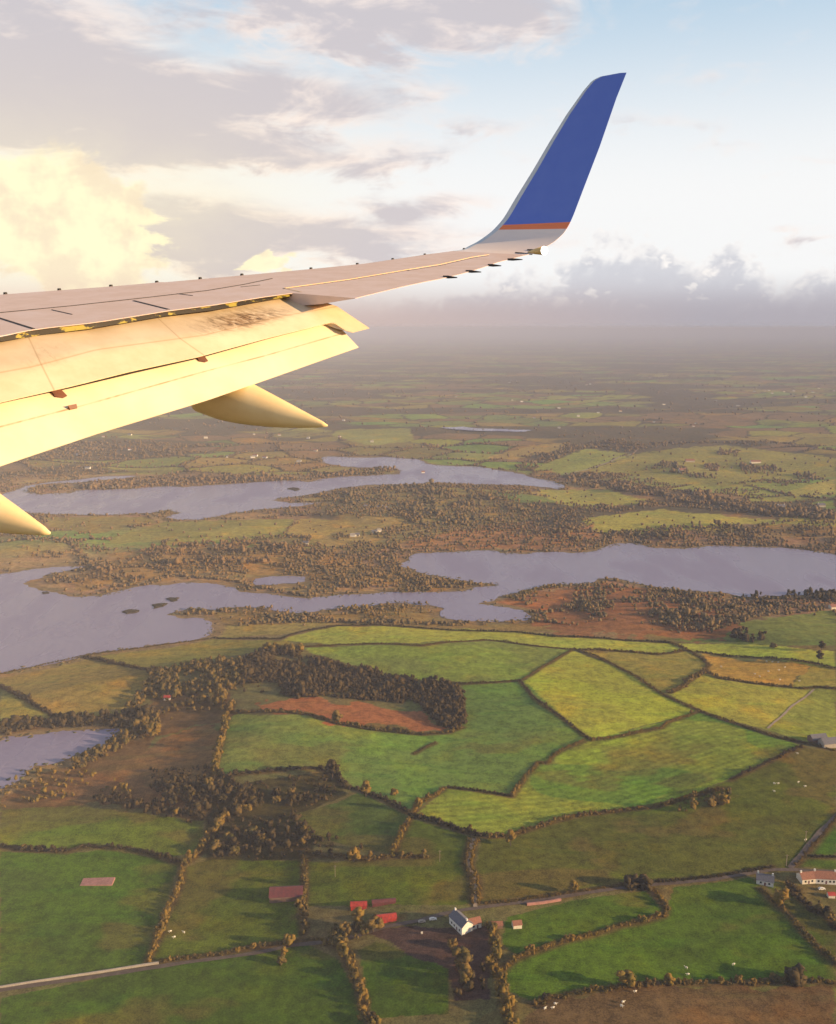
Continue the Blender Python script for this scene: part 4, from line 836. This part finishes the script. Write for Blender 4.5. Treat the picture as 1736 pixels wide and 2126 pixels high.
def winglet_mat():
    m, t, b = material('winglet_paint', rough=.35)
    u = t.sep(t.new('ShaderNodeUVMap', uv_map='span').outputs[0]); a, s = u[0], u[1]
    top = t.m('SUBTRACT', s, t.m('ADD', .74, t.m('MULTIPLY', a, .083))); bot = t.m('SUBTRACT', s, t.m('ADD', .665, t.m('MULTIPLY', a, .058)))
    n = t.noise(objc(t), 5, 4, .6)
    blue = t.mix(n, (.10,.17,.62), (.14,.22,.66)); white = t.mix(n, (.88,.76,.71), (.80,.68,.64))
    c = t.mix(t.ss(bot, -.004, .004), white, (.85,.24,.10)); c = t.mix(t.ss(top, -.004, .004), c, blue)
    t.put(b.inputs['Base Color'], c); return m
M_WLET = winglet_mat()
loft('wing_skin', -11, -.2, 70, .06, 1.0, M_WING)
loft('leading_edge_slat', -11, -.2, 70, 0, .06, M_EDGE)
loft('winglet', -.2, smax-.004, 90, .09, 1.0, M_WLET)
loft('winglet_leading_edge', -.2, smax-.004, 90, 0, .09, M_EDGE)
def strip(name, px, w, mat, up=.004):
    Q = [S(h[1], h[2], up) for h in (hit(*p) for p in px)]; V = []; Fc = []
    for i, q in enumerate(Q):
        d = Q[min(i+1, len(Q)-1)]-Q[max(i-1, 0)]; d /= np.linalg.norm(d); sd = np.cross(d, NX); sd /= np.linalg.norm(sd)
        for k, h in ((-1, 0), (1, 0), (1, -.006), (-1, -.006)): V.append(L3(q+sd*w*k/2+NX*h))
    for i in range(len(Q)-1):
        for k in range(4): Fc.append((i*4+k, i*4+(k+1) % 4, i*4+4+(k+1) % 4, i*4+4+k))
    return mesh(name, V, Fc, mat, WROOT)
for L, w, mt in (([(-300,283),(0,257),(300,228),(600,195),(860,165),(1010,140),(1130,115)], .016, M_SEAM), ([(-120,245),(0,280),(140,324)], .02, M_SEAM), ([(555,207),(700,243)], .02, M_SEAM),
              ([(215,245),(300,264)], .008, M_SEAM), ([(735,178),(800,186)], .008, M_SEAM), ([(1000,150),(1080,142)], .008, M_SEAM), ([(1180,155),(1250,171)], .012, M_PALE)):
    strip('panel_seam', Z1(L), w, mt)
strip('aileron_seam', Z1([(1180,155),(1450,118),(1700,76)])+Z2([(60,1350),(250,1320),(450,1275),(540,1262)]), .022, M_PALE)
strip('aileron_seam', Z1([(1175,158),(1450,121),(1700,79)])+Z2([(60,1357),(250,1327),(450,1281),(540,1268)]), .014, M_SEAM, .002)
# ---- flaps
def interp_px(L, n):
    L = np.array(L, float); d = np.concatenate([[0], np.cumsum(np.hypot(*np.diff(L, axis=0).T))]); t = np.linspace(0, d[-1], n)
    return np.stack([np.interp(t, d, L[:, 0]), np.interp(t, d, L[:, 1])], 1)
def plane(q, t, d):
    n = np.cross(t, d); n /= np.linalg.norm(n); return q, (n if n[1] > 0 else -n)
def isec(pl, p): r = ray(*p); return r*(pl[0].dot(pl[1])/r.dot(pl[1]))
def dirdown(deg): r = math.radians(deg); return AX*math.cos(r)-NX*math.sin(r)
teP = [hit(*p) for p in Z1([(0,354),(1240,170)])]; E0, E1 = [S(h[1], h[2]-.10, -.055) for h in teP]; SPAN = E1-E0; SPAN /= np.linalg.norm(SPAN)
PL1 = plane(E0, SPAN, dirdown(14))
L0 = [(-260,752),(0,706),(190,680),(350,652.5),(450,640),(550,620),(625,609)]
C0 = [(-260,826),(0,773.6),(70,761),(200,726),(425,696),(575,658.6),(700,636)]
T0 = [(-260,900),(0,835),(150,801),(270,771),(410,741),(550,703),(690,668.5),(700,671),(724,692),(767,681)]
def fl_line(pl, L, n): return [isec(pl, p) for p in interp_px(L, n)]
def flap(name, rows, nrm, th, mat):
    n = len(rows[0]); m = len(rows); V = []; UV = []
    for j in range(n):
        for i in range(m): V.append(rows[i][j]); UV.append((j/(n-1), i/(m-1)))
        for i in reversed(range(m)): V.append(rows[i][j]-nrm*(th*(1-i/(m-1))**.8+.006)); UV.append((j/(n-1), i/(m-1)))
    M = 2*m; Fc = [(j*M+k, (j+1)*M+k, (j+1)*M+(k+1) % M, j*M+(k+1) % M) for j in range(n-1) for k in range(M)]
    Fc += [tuple(range(M)), tuple(reversed(range((n-1)*M, n*M)))]
    o = mesh(name, [L3(v) for v in V], Fc, mat, WROOT, smooth=True); uv = o.data.uv_layers.new(name='flap')
    for l in o.data.loops: uv.data[l.index].uv = UV[l.vertex_index]
    bm = bmesh.new(); bm.from_mesh(o.data); bmesh.ops.recalc_face_normals(bm, faces=bm.faces); bm.to_mesh(o.data); bm.free()
    try: o.data.set_sharp_from_angle(angle=math.radians(30))
    except Exception: pass
    return o
def lerp_rows(A, B, k): return [[a+(b-a)*t for a, b in zip(A, B)] for t in np.linspace(0, 1, k)]
NF = 60
R0 = fl_line(PL1, L0, NF); RC = fl_line(PL1, C0, NF)
cmid = RC[NF//3]; SP2 = RC[-5]-RC[3]; SP2 /= np.linalg.norm(SP2)
PL2 = plane(cmid, SP2, dirdown(27)); RC2 = fl_line(PL2, C0, NF); RT = fl_line(PL2, T0, NF)
RCm = [(a+b)/2 for a, b in zip(RC, RC2)]
print('flap chord m', np.linalg.norm(R0[20]-RC[20]), np.linalg.norm(RC[20]-RT[20]), 'tip', np.linalg.norm(RC[-1]-RT[-1]))
M_FLAP1, _t, _b = material('flap_paint_sooty', rough=.42)
P_ = objc(_t); n_ = _t.noise(P_, 2.2, 5, .65); base_ = _t.mix(_t.ss(n_, .3, .7), (.74,.62,.46), (.64,.51,.35))
uvv = _t.sep(_t.new('ShaderNodeUVMap', uv_map='flap').outputs[0]); U_, V_ = uvv[0], uvv[1]
def gau(t, x, c, w): d = t.m('DIVIDE', t.m('SUBTRACT', x, c), w); return t.m('EXPONENT', t.m('MULTIPLY', t.m('MULTIPLY', d, d), -1.0))
str_ = _t.noise(_t.comb(_t.m('ADD', _t.m('MULTIPLY', U_, 85), _t.m('MULTIPLY', V_, -6)), _t.m('MULTIPLY', V_, 7)), 1.0, 5, .75, .6)
dirt = _t.m('MULTIPLY', _t.m('MULTIPLY', gau(_t, U_, .81, .075), gau(_t, V_, .36, .2)), _t.ss(str_, .34, .52))
dirt2 = _t.m('MULTIPLY', _t.m('MULTIPLY', gau(_t, U_, .38, .05), gau(_t, V_, .36, .22)), _t.ss(str_, .45, .7, 0, .35))
c_ = _t.mix(_t.m('ADD', dirt, dirt2, clamp=True), base_, (.30,.17,.07)); c_ = _t.mix(_t.m('MULTIPLY', dirt, _t.ss(str_, .50, .60)), c_, (.03,.02,.01))
c_ = _t.mix(_t.m('MULTIPLY', gau(_t, V_, .5, .012), .45), c_, (.35,.2,.07)); c_ = _t.mix(_t.m('MULTIPLY', _t.m('ADD', gau(_t, U_, .36, .0016), gau(_t, U_, .66, .0014)), .5), c_, (.3,.18,.07)); c_ = _t.mix(_t.ss(V_, .42, .0, 0, .28), c_, (.42,.30,.19))
_t.put(_b.inputs['Base Color'], c_)
flap('main_flap', lerp_rows(R0, RCm, 5)+lerp_rows(RCm, RT, 5)[1:], PL2[1], .16, M_FLAP1)
T1 = [(-260,893),(0,829),(150,795),(270,765),(410,735),(550,697),(690,662)]
K1 = [(-260,953),(0,886),(175,841),(425,771),(550,738.6),(716,691)]
E1_ = [(-260,1056),(0,967.7),(200,901),(430,831),(560,786),(745,721)]
PL3 = plane(RT[NF//3]-PL2[1]*.07, SP2, dirdown(30)); Q0 = fl_line(PL3, T1, NF); QC = fl_line(PL3, K1, NF)
sp3 = QC[-5]-QC[3]; PL4 = plane(QC[NF//3], sp3/np.linalg.norm(sp3), dirdown(38)); QC2 = fl_line(PL4, K1, NF); QT = fl_line(PL4, E1_, NF); QCm = [(a+b)/2 for a, b in zip(QC, QC2)]
M_FLAP2, _t, _b = material('aft_flap_paint', rough=.4)
n_ = _t.noise(objc(_t), 1.6, 5, .6); uvv = _t.sep(_t.new('ShaderNodeUVMap', uv_map='flap').outputs[0])
c_ = _t.mix(_t.ss(n_, .3, .7), (.76,.66,.50), (.68,.57,.41)); sp_ = _t.noise(_t.comb(_t.m('MULTIPLY', uvv[0], 14), 0.0), 1.0, 3, .7)
c_ = _t.mix(_t.m('MULTIPLY', gau(_t, uvv[1], .5, .014), _t.ss(sp_, .4, .6, .25, .8)), c_, (.3,.17,.05)); _t.put(_b.inputs['Base Color'], c_)
flap('aft_flap', lerp_rows(Q0, QCm, 5)+lerp_rows(QCm, QT, 5)[1:], PL4[1], .09, M_FLAP2)
V = []; Fc = []  # dark strip painted as the shade in the slot between the flaps
for i, p in enumerate(interp_px([(-260,898),(0,833),(150,799),(270,769),(410,739),(550,701),(686,667.5)], 50)):
    wd = 3.2+5.0*max(0, 1-abs(i-27)/22); q = [isec(PL3, (p[0], p[1]+k))+PL3[1]*.006 for k in (-1.5, wd)]; V += [L3(q[0]), L3(q[1]), L3(q[1]-PL3[1]*.004), L3(q[0]-PL3[1]*.004)]
for i in range(49): Fc += [(4*i+k, 4*i+(k+1) % 4, 4*i+4+(k+1) % 4, 4*i+4+k) for k in range(4)]
mesh('flap_gap_shade', V, Fc, M_SEAM, WROOT)
# flap cove strip along the gap, near-black standing in for the cavity's shade
UP = interp_px(Z1([(-500,400),(0,354),(140,326),(400,297),(700,249),(900,223),(1100,191),(1235,172)]), 60); LO = interp_px(Z1([(-500,432),(0,377),(190,346),(380,322),(700,268),(900,244),(1100,206),(1245,181)]), 60)
V = []; Fc = []
for i, (u, l) in enumerate(zip(UP, LO)):
    h = hit(*u); q = S(h[1], h[2]-.03, -.012); Z = q[2]; V += [L3(q), L3(ray(*l)*(Z+.02)), L3(ray(*l)*(Z+.06)), L3(q-AX*.05-NX*.04)]
for i in range(59): Fc += [(4*i+k, 4*i+(k+1) % 4, 4*i+4+(k+1) % 4, 4*i+4+k) for k in range(4)]
mesh('flap_cove', V, Fc, M_COVE, WROOT)
# flap-track wedges on the aft flap
def wedge(px, name='flap_track', mat=M_RUST, pl=None, h=.03):
    q = [isec(pl or PL3, p) for p in px]; n = (pl or PL3)[1]; k = len(q)
    V = [L3(p+n*.003) for p in q]+[L3(p+n*(h*(1 if i < 2 else .3))) for i, p in enumerate(q)]
    Fc = [tuple(range(k)), tuple(range(2*k-1, k-1, -1))]+[(i, (i+1) % k, k+(i+1) % k, k+i) for i in range(k)]
    mesh(name, V, Fc, mat, WROOT)
for L in ([(205,582),(240,576),(278,604),(262,612),(228,608)], [(812,442),(838,438),(863,459),(850,464),(825,460)], [(1368,302),(1405,292),(1412,300),(1395,312),(1375,316)], [(280,655),(315,648),(320,655),(290,661)], [(1408,296),(1418,300),(1447,330),(1440,333)]):
    wedge(Z1(L))
# fairings under the flaps
def fairing(start_px, pl, tip_px, back, down, R, squash, prof):
    q = isec(pl, start_px)-pl[1]*down
    best = min((np.linalg.norm(np.cross((ray(*tip_px)*z-q)/np.linalg.norm(ray(*tip_px)*z-q), dirdown(22))), z) for z in np.linspace(q[2]-2.2, q[2]+.4, 200))
    T = ray(*tip_px)*best[1]; d = T-q; Ln = np.linalg.norm(d); d /= Ln; A = q-d*back; Ln += back
    s = np.cross(d, NX); s /= np.linalg.norm(s); u = np.cross(s, d); u = u if u.dot(NX) > 0 else -u
    print('fairing', Ln, 'misalign', best)
    V = []; Fc = []; N = 26; K = 24
    for j in range(N+1):
        t = j/N; r = R*prof(t); c = A+d*Ln*t + u*(-.10*R*math.sin(t*3))
        for k in range(K): a = 6.2832*k/K; V.append(L3(c+s*math.cos(a)*r*squash+u*math.sin(a)*r))
    for j in range(N):
        for k in range(K): Fc.append((j*K+k, j*K+(k+1) % K, (j+1)*K+(k+1) % K, (j+1)*K+k))
    Fc.append(tuple(reversed(range(K)))); Fc.append(tuple(range(N*K, N*K+K)))
    o = mesh('flap_track_fairing', V, Fc, M_FAIR, WROOT, smooth=True)
    return o
pf = lambda t: (max(0, 1-max(0, (t-.15)/.85)**1.35))*.94+.06 if t < .999 else .03
fairing((525, 803), PL4, (680, 883), .45, .17, .215, .8, pf)
fairing((-95, 985), PL4, (104, 1106), .6, .16, .26, .8, pf)
# vortex generators on the leading edge, static wicks, lamp
for p in [(12,606),(125,598),(229,590),(327,582),(418,574.5),(504,567),(645,554),(747,545),(831,535.5),(911,526.5),(984,514.5)]:
    h = hit(p[0], p[1]+3); V, Fc = [], []
    c = S(h[1], ale(h[1])+.05, 0); V = []
    for x in (-.014, .014):
        for y in (-.015, .015):
            for z, kk in ((-.012, 1), (.010, .8)): V.append(L3(c+AX*x*kk+OX*y*kk+NX*z))
    mesh('stall_bracket', V, [(0,1,3,2),(4,6,7,5),(0,4,5,1),(2,3,7,6),(1,5,7,3),(0,2,6,4)], M_SEAM, WROOT)
for a, b in (((280,1393),(355,1398)),((415,1360),(497,1365)),((545,1324),(616,1328)),((662,1290),(742,1291)),((708,1253),(800,1261)),((778,1235),(852,1238))):
    (ax, ay), (bx_, by_) = Z2([a, b]); h = hit(ax, ay) or hit(ax+2, ay-2); Z = ray(ax, ay)*(S(h[1], h[2])[2]); E = ray(bx_, by_)*(S(h[1], h[2])[2]-.12)
    d = E-Z; V = []
    for c, r in ((Z-d*.1, .013), (Z+d*.3, .016), (E, .005)):
        for k in range(6): V.append(L3(c+NX*math.cos(k*1.047)*r+np.cross(AX, NX)*math.sin(k*1.047)*r))
    mesh('static_wick', V, [(j*6+k, j*6+(k+1) % 6, j*6+6+(k+1) % 6, j*6+6+k) for j in range(2) for k in range(6)]+[tuple(range(6)), tuple(range(12, 18))], M_SEAM, WROOT)
M_AMBER, _, _ = material('lamp_housing', (.75,.5,.2), .4)
M_LAMP, _, _b = material('lamp_lens', (.9,.9,.9), .2); _b.inputs['Emission Color'].default_value = (1,.95,.85,1); _b.inputs['Emission Strength'].default_value = 3
(ax, ay), (bx_, by_) = Z2([(775,1247), (868,1238)]); Zt = S(0, ate(0))[2]; qa, qb = ray(ax, ay)*(Zt+.1), ray(bx_, by_)*(Zt-.1); d = (qb-qa); L_ = np.linalg.norm(d); d = d/L_; s_ = np.cross(d, NX); s_ /= np.linalg.norm(s_); u_ = np.cross(s_, d)
def tube(name, rings, mat, parent):
    V = [L3(c+s_*math.cos(k*.5236)*r+u_*math.sin(k*.5236)*r) for c, r in rings for k in range(12)]; n = len(rings)
    return mesh(name, V, [(j*12+k, j*12+(k+1) % 12, j*12+12+(k+1) % 12, j*12+12+k) for j in range(n-1) for k in range(12)]+[tuple(reversed(range(12))), tuple(range(12*(n-1), 12*n))], mat, parent, True)
lp = tube('tail_lamp', [(qa, .01), (qa+d*L_*.4, .035), (qb, .06)], M_AMBER, WROOT)
tube('lens', [(qb, .058), (qb+d*.02, .055), (qb+d*.045, .03)], M_LAMP, lp)
# ------------------------------------------------------------------ air, sky, sun, camera
SUN_AZ, SUN_EL = math.radians(105), math.radians(13)
hv, hf = bx(-140000, 140000, -70000, 260000, -3, 359)
hz = None
hm = bpy.data.materials.new('haze'); hm.use_nodes = True; hn = hm.node_tree; hn.nodes.clear()
ho = hn.nodes.new('ShaderNodeOutputMaterial'); hp = hn.nodes.new('ShaderNodeVolumePrincipled')
hp.inputs['Color'].default_value = HAZEC; hp.inputs['Density'].default_value = HAZE; hp.inputs['Anisotropy'].default_value = HAZEG
hn.links.new(hp.outputs[0], ho.inputs['Volume'])
tag(mesh('haze', hv, hf, hm), kind='stuff')
w = bpy.data.worlds.new('World'); SC.world = w; w.use_nodes = True; t = NT(w.node_tree); w.node_tree.nodes.clear()
out = t.new('ShaderNodeOutputWorld'); bg = t.new('ShaderNodeBackground')
sky = t.new('ShaderNodeTexSky', sky_type='NISHITA', sun_disc=False, sun_elevation=SUN_EL, sun_rotation=SUN_AZ, air_density=1.0, dust_density=1.2, ozone_density=1.5)
D = t.new('ShaderNodeTexCoord').outputs['Generated']; dx, dy, dz = t.sep(D)
az = t.m('ARCTAN2', dx, dy); el = t.m('ARCSINE', dz)
def azel(px, py): v = cam2w(ray(px, py))-CAM; v /= np.linalg.norm(v); return math.atan2(v[0], v[1]), math.asin(v[2])
NT.dim = '2D'
V0 = t.comb(az, t.m('MULTIPLY', el, 2.3), 0.0)
nA = t.noise(V0, 8.5, 6, .60, .5); nB = t.noise(t.vscale(V0, (1, 1.2, 1)), 16.0, 5, .62, .2); nC = t.noise(V0, 40.0, 3, .6)
nP = t.noise(t.comb(az, el, 3.0), 26.0, 4, .58)
azw = t.m('ADD', az, t.m('MULTIPLY', t.m('SUBTRACT', nB, .5), .10)); elw = t.m('ADD', el, t.m('MULTIPLY', t.m('SUBTRACT', nA, .5), .05))
def blob(px, py, rx, ry, wgt):
    a, e = azel(px, py); k = 1/F
    u = t.m('DIVIDE', t.m('SUBTRACT', azw, a), rx*k); v = t.m('DIVIDE', t.m('SUBTRACT', elw, e), ry*k)
    return t.m('MULTIPLY', t.m('EXPONENT', t.m('MULTIPLY', t.m('ADD', t.m('MULTIPLY', u, u), t.m('MULTIPLY', v, v)), -1.0)), wgt)
def total(L):
    r = L[0]
    for x in L[1:]: r = t.m('ADD', r, x)
    return r
cov = total([blob(*b) for b in [(60,50,210,90,.8),(60,210,190,75,.9),(330,220,260,62,.8),(560,205,230,50,.75),(650,20,230,55,.6),(1000,10,260,55,.62),(850,95,200,35,.35),
   (150,305,250,26,.75),(450,315,170,32,.7),(820,325,190,26,.52),(640,345,120,18,.25),(980,268,110,22,.42),(1230,240,130,30,.22),(1370,258,120,16,.3),(920,185,60,20,.25),
   (430,490,150,70,1.2),(700,485,260,28,.8),(900,430,170,22,.6),(820,530,250,24,.6),(1590,375,60,9,.34),(1640,337,90,7,.3),(1645,477,45,7,.4),(1725,380,40,14,.28),(1060,500,120,12,.3)]])
c1 = t.m('ADD', cov, t.m('MULTIPLY', t.m('SUBTRACT', nA, .5), .95)); c1 = t.m('ADD', c1, t.m('MULTIPLY', t.m('SUBTRACT', nB, .5), .75))
# whatever stands behind the viewer: scattered cloud from the same noise
nD = t.noise(t.vscale(V0, (1, 1.5, 1)), 11.0, 6, .62, .3)
alpha = t.ss(c1, .06, .70, 0, .92); dens = t.ss(t.m('ADD', t.m('MULTIPLY', c1, .8), t.m('MULTIPLY', t.m('SUBTRACT', nD, .5), 1.7)), .06, .72)
warm = t.m('MULTIPLY', t.ss(az, .10, -.36), t.ss(el, .34, .02))
base = t.mix(1.0, sky.outputs[0], (SKYK,)*3, 'MULTIPLY')
base = t.mix(t.ss(el, .8, .3, .3, .75), base, (.52,.72,.90))
base = t.mix(t.ss(el, .36, .12, 0, .93), base, (.98,.97,.96))
base = t.mix(t.m('MULTIPLY', warm, .7), base, (1.0,.95,.76))
lit = t.mix(warm, (1.0,.86,.79), (1.04,.86,.66)); dark = t.mix(warm, (.64,.59,.62), (.68,.58,.54))
ccol = t.mix(dens, lit, dark); colr = t.mix(alpha, base, ccol)
# golden cumulus, low on the left
sft = total([blob(*b) for b in [(40,450,330,170,1.0),(330,400,260,70,.5)]]); colr = t.mix(t.m('MULTIPLY', sft, .42, clamp=True), colr, (1.05,.95,.68))
g = total([blob(*b) for b in [(60,440,210,110,.75),(200,520,120,110,.75),(560,548,50,26,.8)]])
g = t.m('ADD', g, t.m('MULTIPLY', t.m('SUBTRACT', nP, .5), .55)); ga = t.ss(g, .30, .50)
gc = t.mix(t.ss(t.m('ADD', nP, t.m('MULTIPLY', nA, .6)), .68, .98), (1.12,1.02,.66), (.98,.82,.58)); colr = t.mix(t.m('MULTIPLY', ga, .85), colr, gc)
# cumulus bank on the right, with a bright rim
fc = t.new('ShaderNodeFloatCurve'); cv = fc.mapping; pts = [(-60,640),(300,610),(700,600),(900,590),(1020,560),(1100,545),(1160,535),(1195,512),(1225,482),(1260,470),(1330,468),(1400,480),(1440,500),(1462,524),(1480,500),(1510,484),(1560,505),(1590,528),(1640,538),(1700,540),(1736,528),(1830,520)]
a0, a1 = -.5, .5; e0 = 0.0; e1 = .16
c0 = cv.curves[0]
P_ = [((azel(*p)[0]-a0)/(a1-a0), (azel(*p)[1]-e0)/(e1-e0)) for p in pts]; P_[0] = (0, P_[0][1]); P_.append((1, P_[-1][1]))
c0.points[0].location = P_[0]; c0.points[1].location = P_[-1]
for p in P_[1:-1]: c0.points.new(*p)
cv.update(); t.put(fc.inputs['Value'], t.m('DIVIDE', t.m('SUBTRACT', az, a0), a1-a0, clamp=True))
top = t.m('ADD', t.m('MULTIPLY', fc.outputs[0], e1-e0), e0)
vn = t.new('ShaderNodeTexVoronoi', feature='SMOOTH_F1', voronoi_dimensions='2D'); t.put(vn.inputs['Vector'], t.comb(t.m('ADD', az, t.m('MULTIPLY', nC, .02)), t.m('ADD', el, t.m('MULTIPLY', nC, .02)), 0.0)); vn.inputs['Scale'].default_value = 34; vn.inputs['Detail'].default_value = 2.0; vn.inputs['Roughness'].default_value = .6; vn.inputs['Smoothness'].default_value = .6
puff = t.m('SUBTRACT', .45, vn.outputs['Distance']); top = t.m('ADD', top, t.m('MULTIPLY', puff, .03))
dpt = t.m('SUBTRACT', t.m('ADD', top, t.m('MULTIPLY', t.m('SUBTRACT', nP, .5), .042)), el)
bank = t.m('MULTIPLY', t.ss(dpt, 0.0, .008), t.ss(az, -.12, .06))
rimn = t.m('MULTIPLY', t.ss(dpt, .040, .006), t.ss(t.m('ADD', nB, t.m('MULTIPLY', puff, 1.1)), .46, .82))
bcol = t.mix(t.ss(t.m('ADD', nB, t.m('MULTIPLY', puff, 1.1)), .30, .78), (.66,.66,.71), (1.0,.96,.93))
bcol = t.mix(rimn, bcol, (1.0,.95,.90)); bcol = t.mix(t.ss(dpt, .026, .002, 0, .9), bcol, (1.0,.96,.93)); bcol = t.mix(t.ss(el, .045, .0), bcol, HORC)
colr = t.mix(t.m('MULTIPLY', bank, t.ss(dpt, 0, .04, .6, .95)), colr, bcol)
low = t.ss(el, .060, .003); hcol = t.mix(t.m('MULTIPLY_ADD', az, -1.35, .40, clamp=True), HORC, (.86,.60,.48)); colr = t.mix(low, colr, hcol)
colr = t.mix(t.ss(el, 0, -.02), colr, (.20,.19,.20))
colr = t.mix(t.m('MULTIPLY', t.ss(el, .40, .75), .85), colr, OVER)  # unseen overhead sky given its own colour to tune ambient light
glow = t.m('MULTIPLY', gau(t, t.m('SUBTRACT', az, SUN_AZ), 0.0, .55), gau(t, t.m('SUBTRACT', el, SUN_EL), 0.0, .3)); colr = t.mix(glow, colr, (1.3,.85,.42))
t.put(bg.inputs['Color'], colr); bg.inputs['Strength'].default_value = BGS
w.node_tree.links.new(bg.outputs[0], out.inputs[0])
sl = bpy.data.lights.new('sun', 'SUN'); sl.energy = SUNE; sl.angle = math.radians(.6); sl.color = SUNC
so = link(bpy.data.objects.new('sun', sl)); sd = Vector((math.sin(SUN_AZ)*math.cos(SUN_EL), math.cos(SUN_AZ)*math.cos(SUN_EL), math.sin(SUN_EL)))
so.rotation_euler = (-sd).to_track_quat('-Z', 'Y').to_euler(); so.location = sd*500+Vector((0, 0, H))
cd = bpy.data.cameras.new('camera'); cam = link(bpy.data.objects.new('camera', cd)); cam.location = CAM
cam.rotation_euler = (math.pi/2-PITCH, 0, 0); cd.sensor_fit = 'VERTICAL'; cd.angle = math.radians(58); cd.clip_start = .1; cd.clip_end = 600000
SC.camera = cam
SC.view_settings.view_transform = 'Standard'; SC.view_settings.look = 'None'; SC.view_settings.gamma = 1; SC.view_settings.exposure = EXPO
SC.cycles.volume_bounces = 1
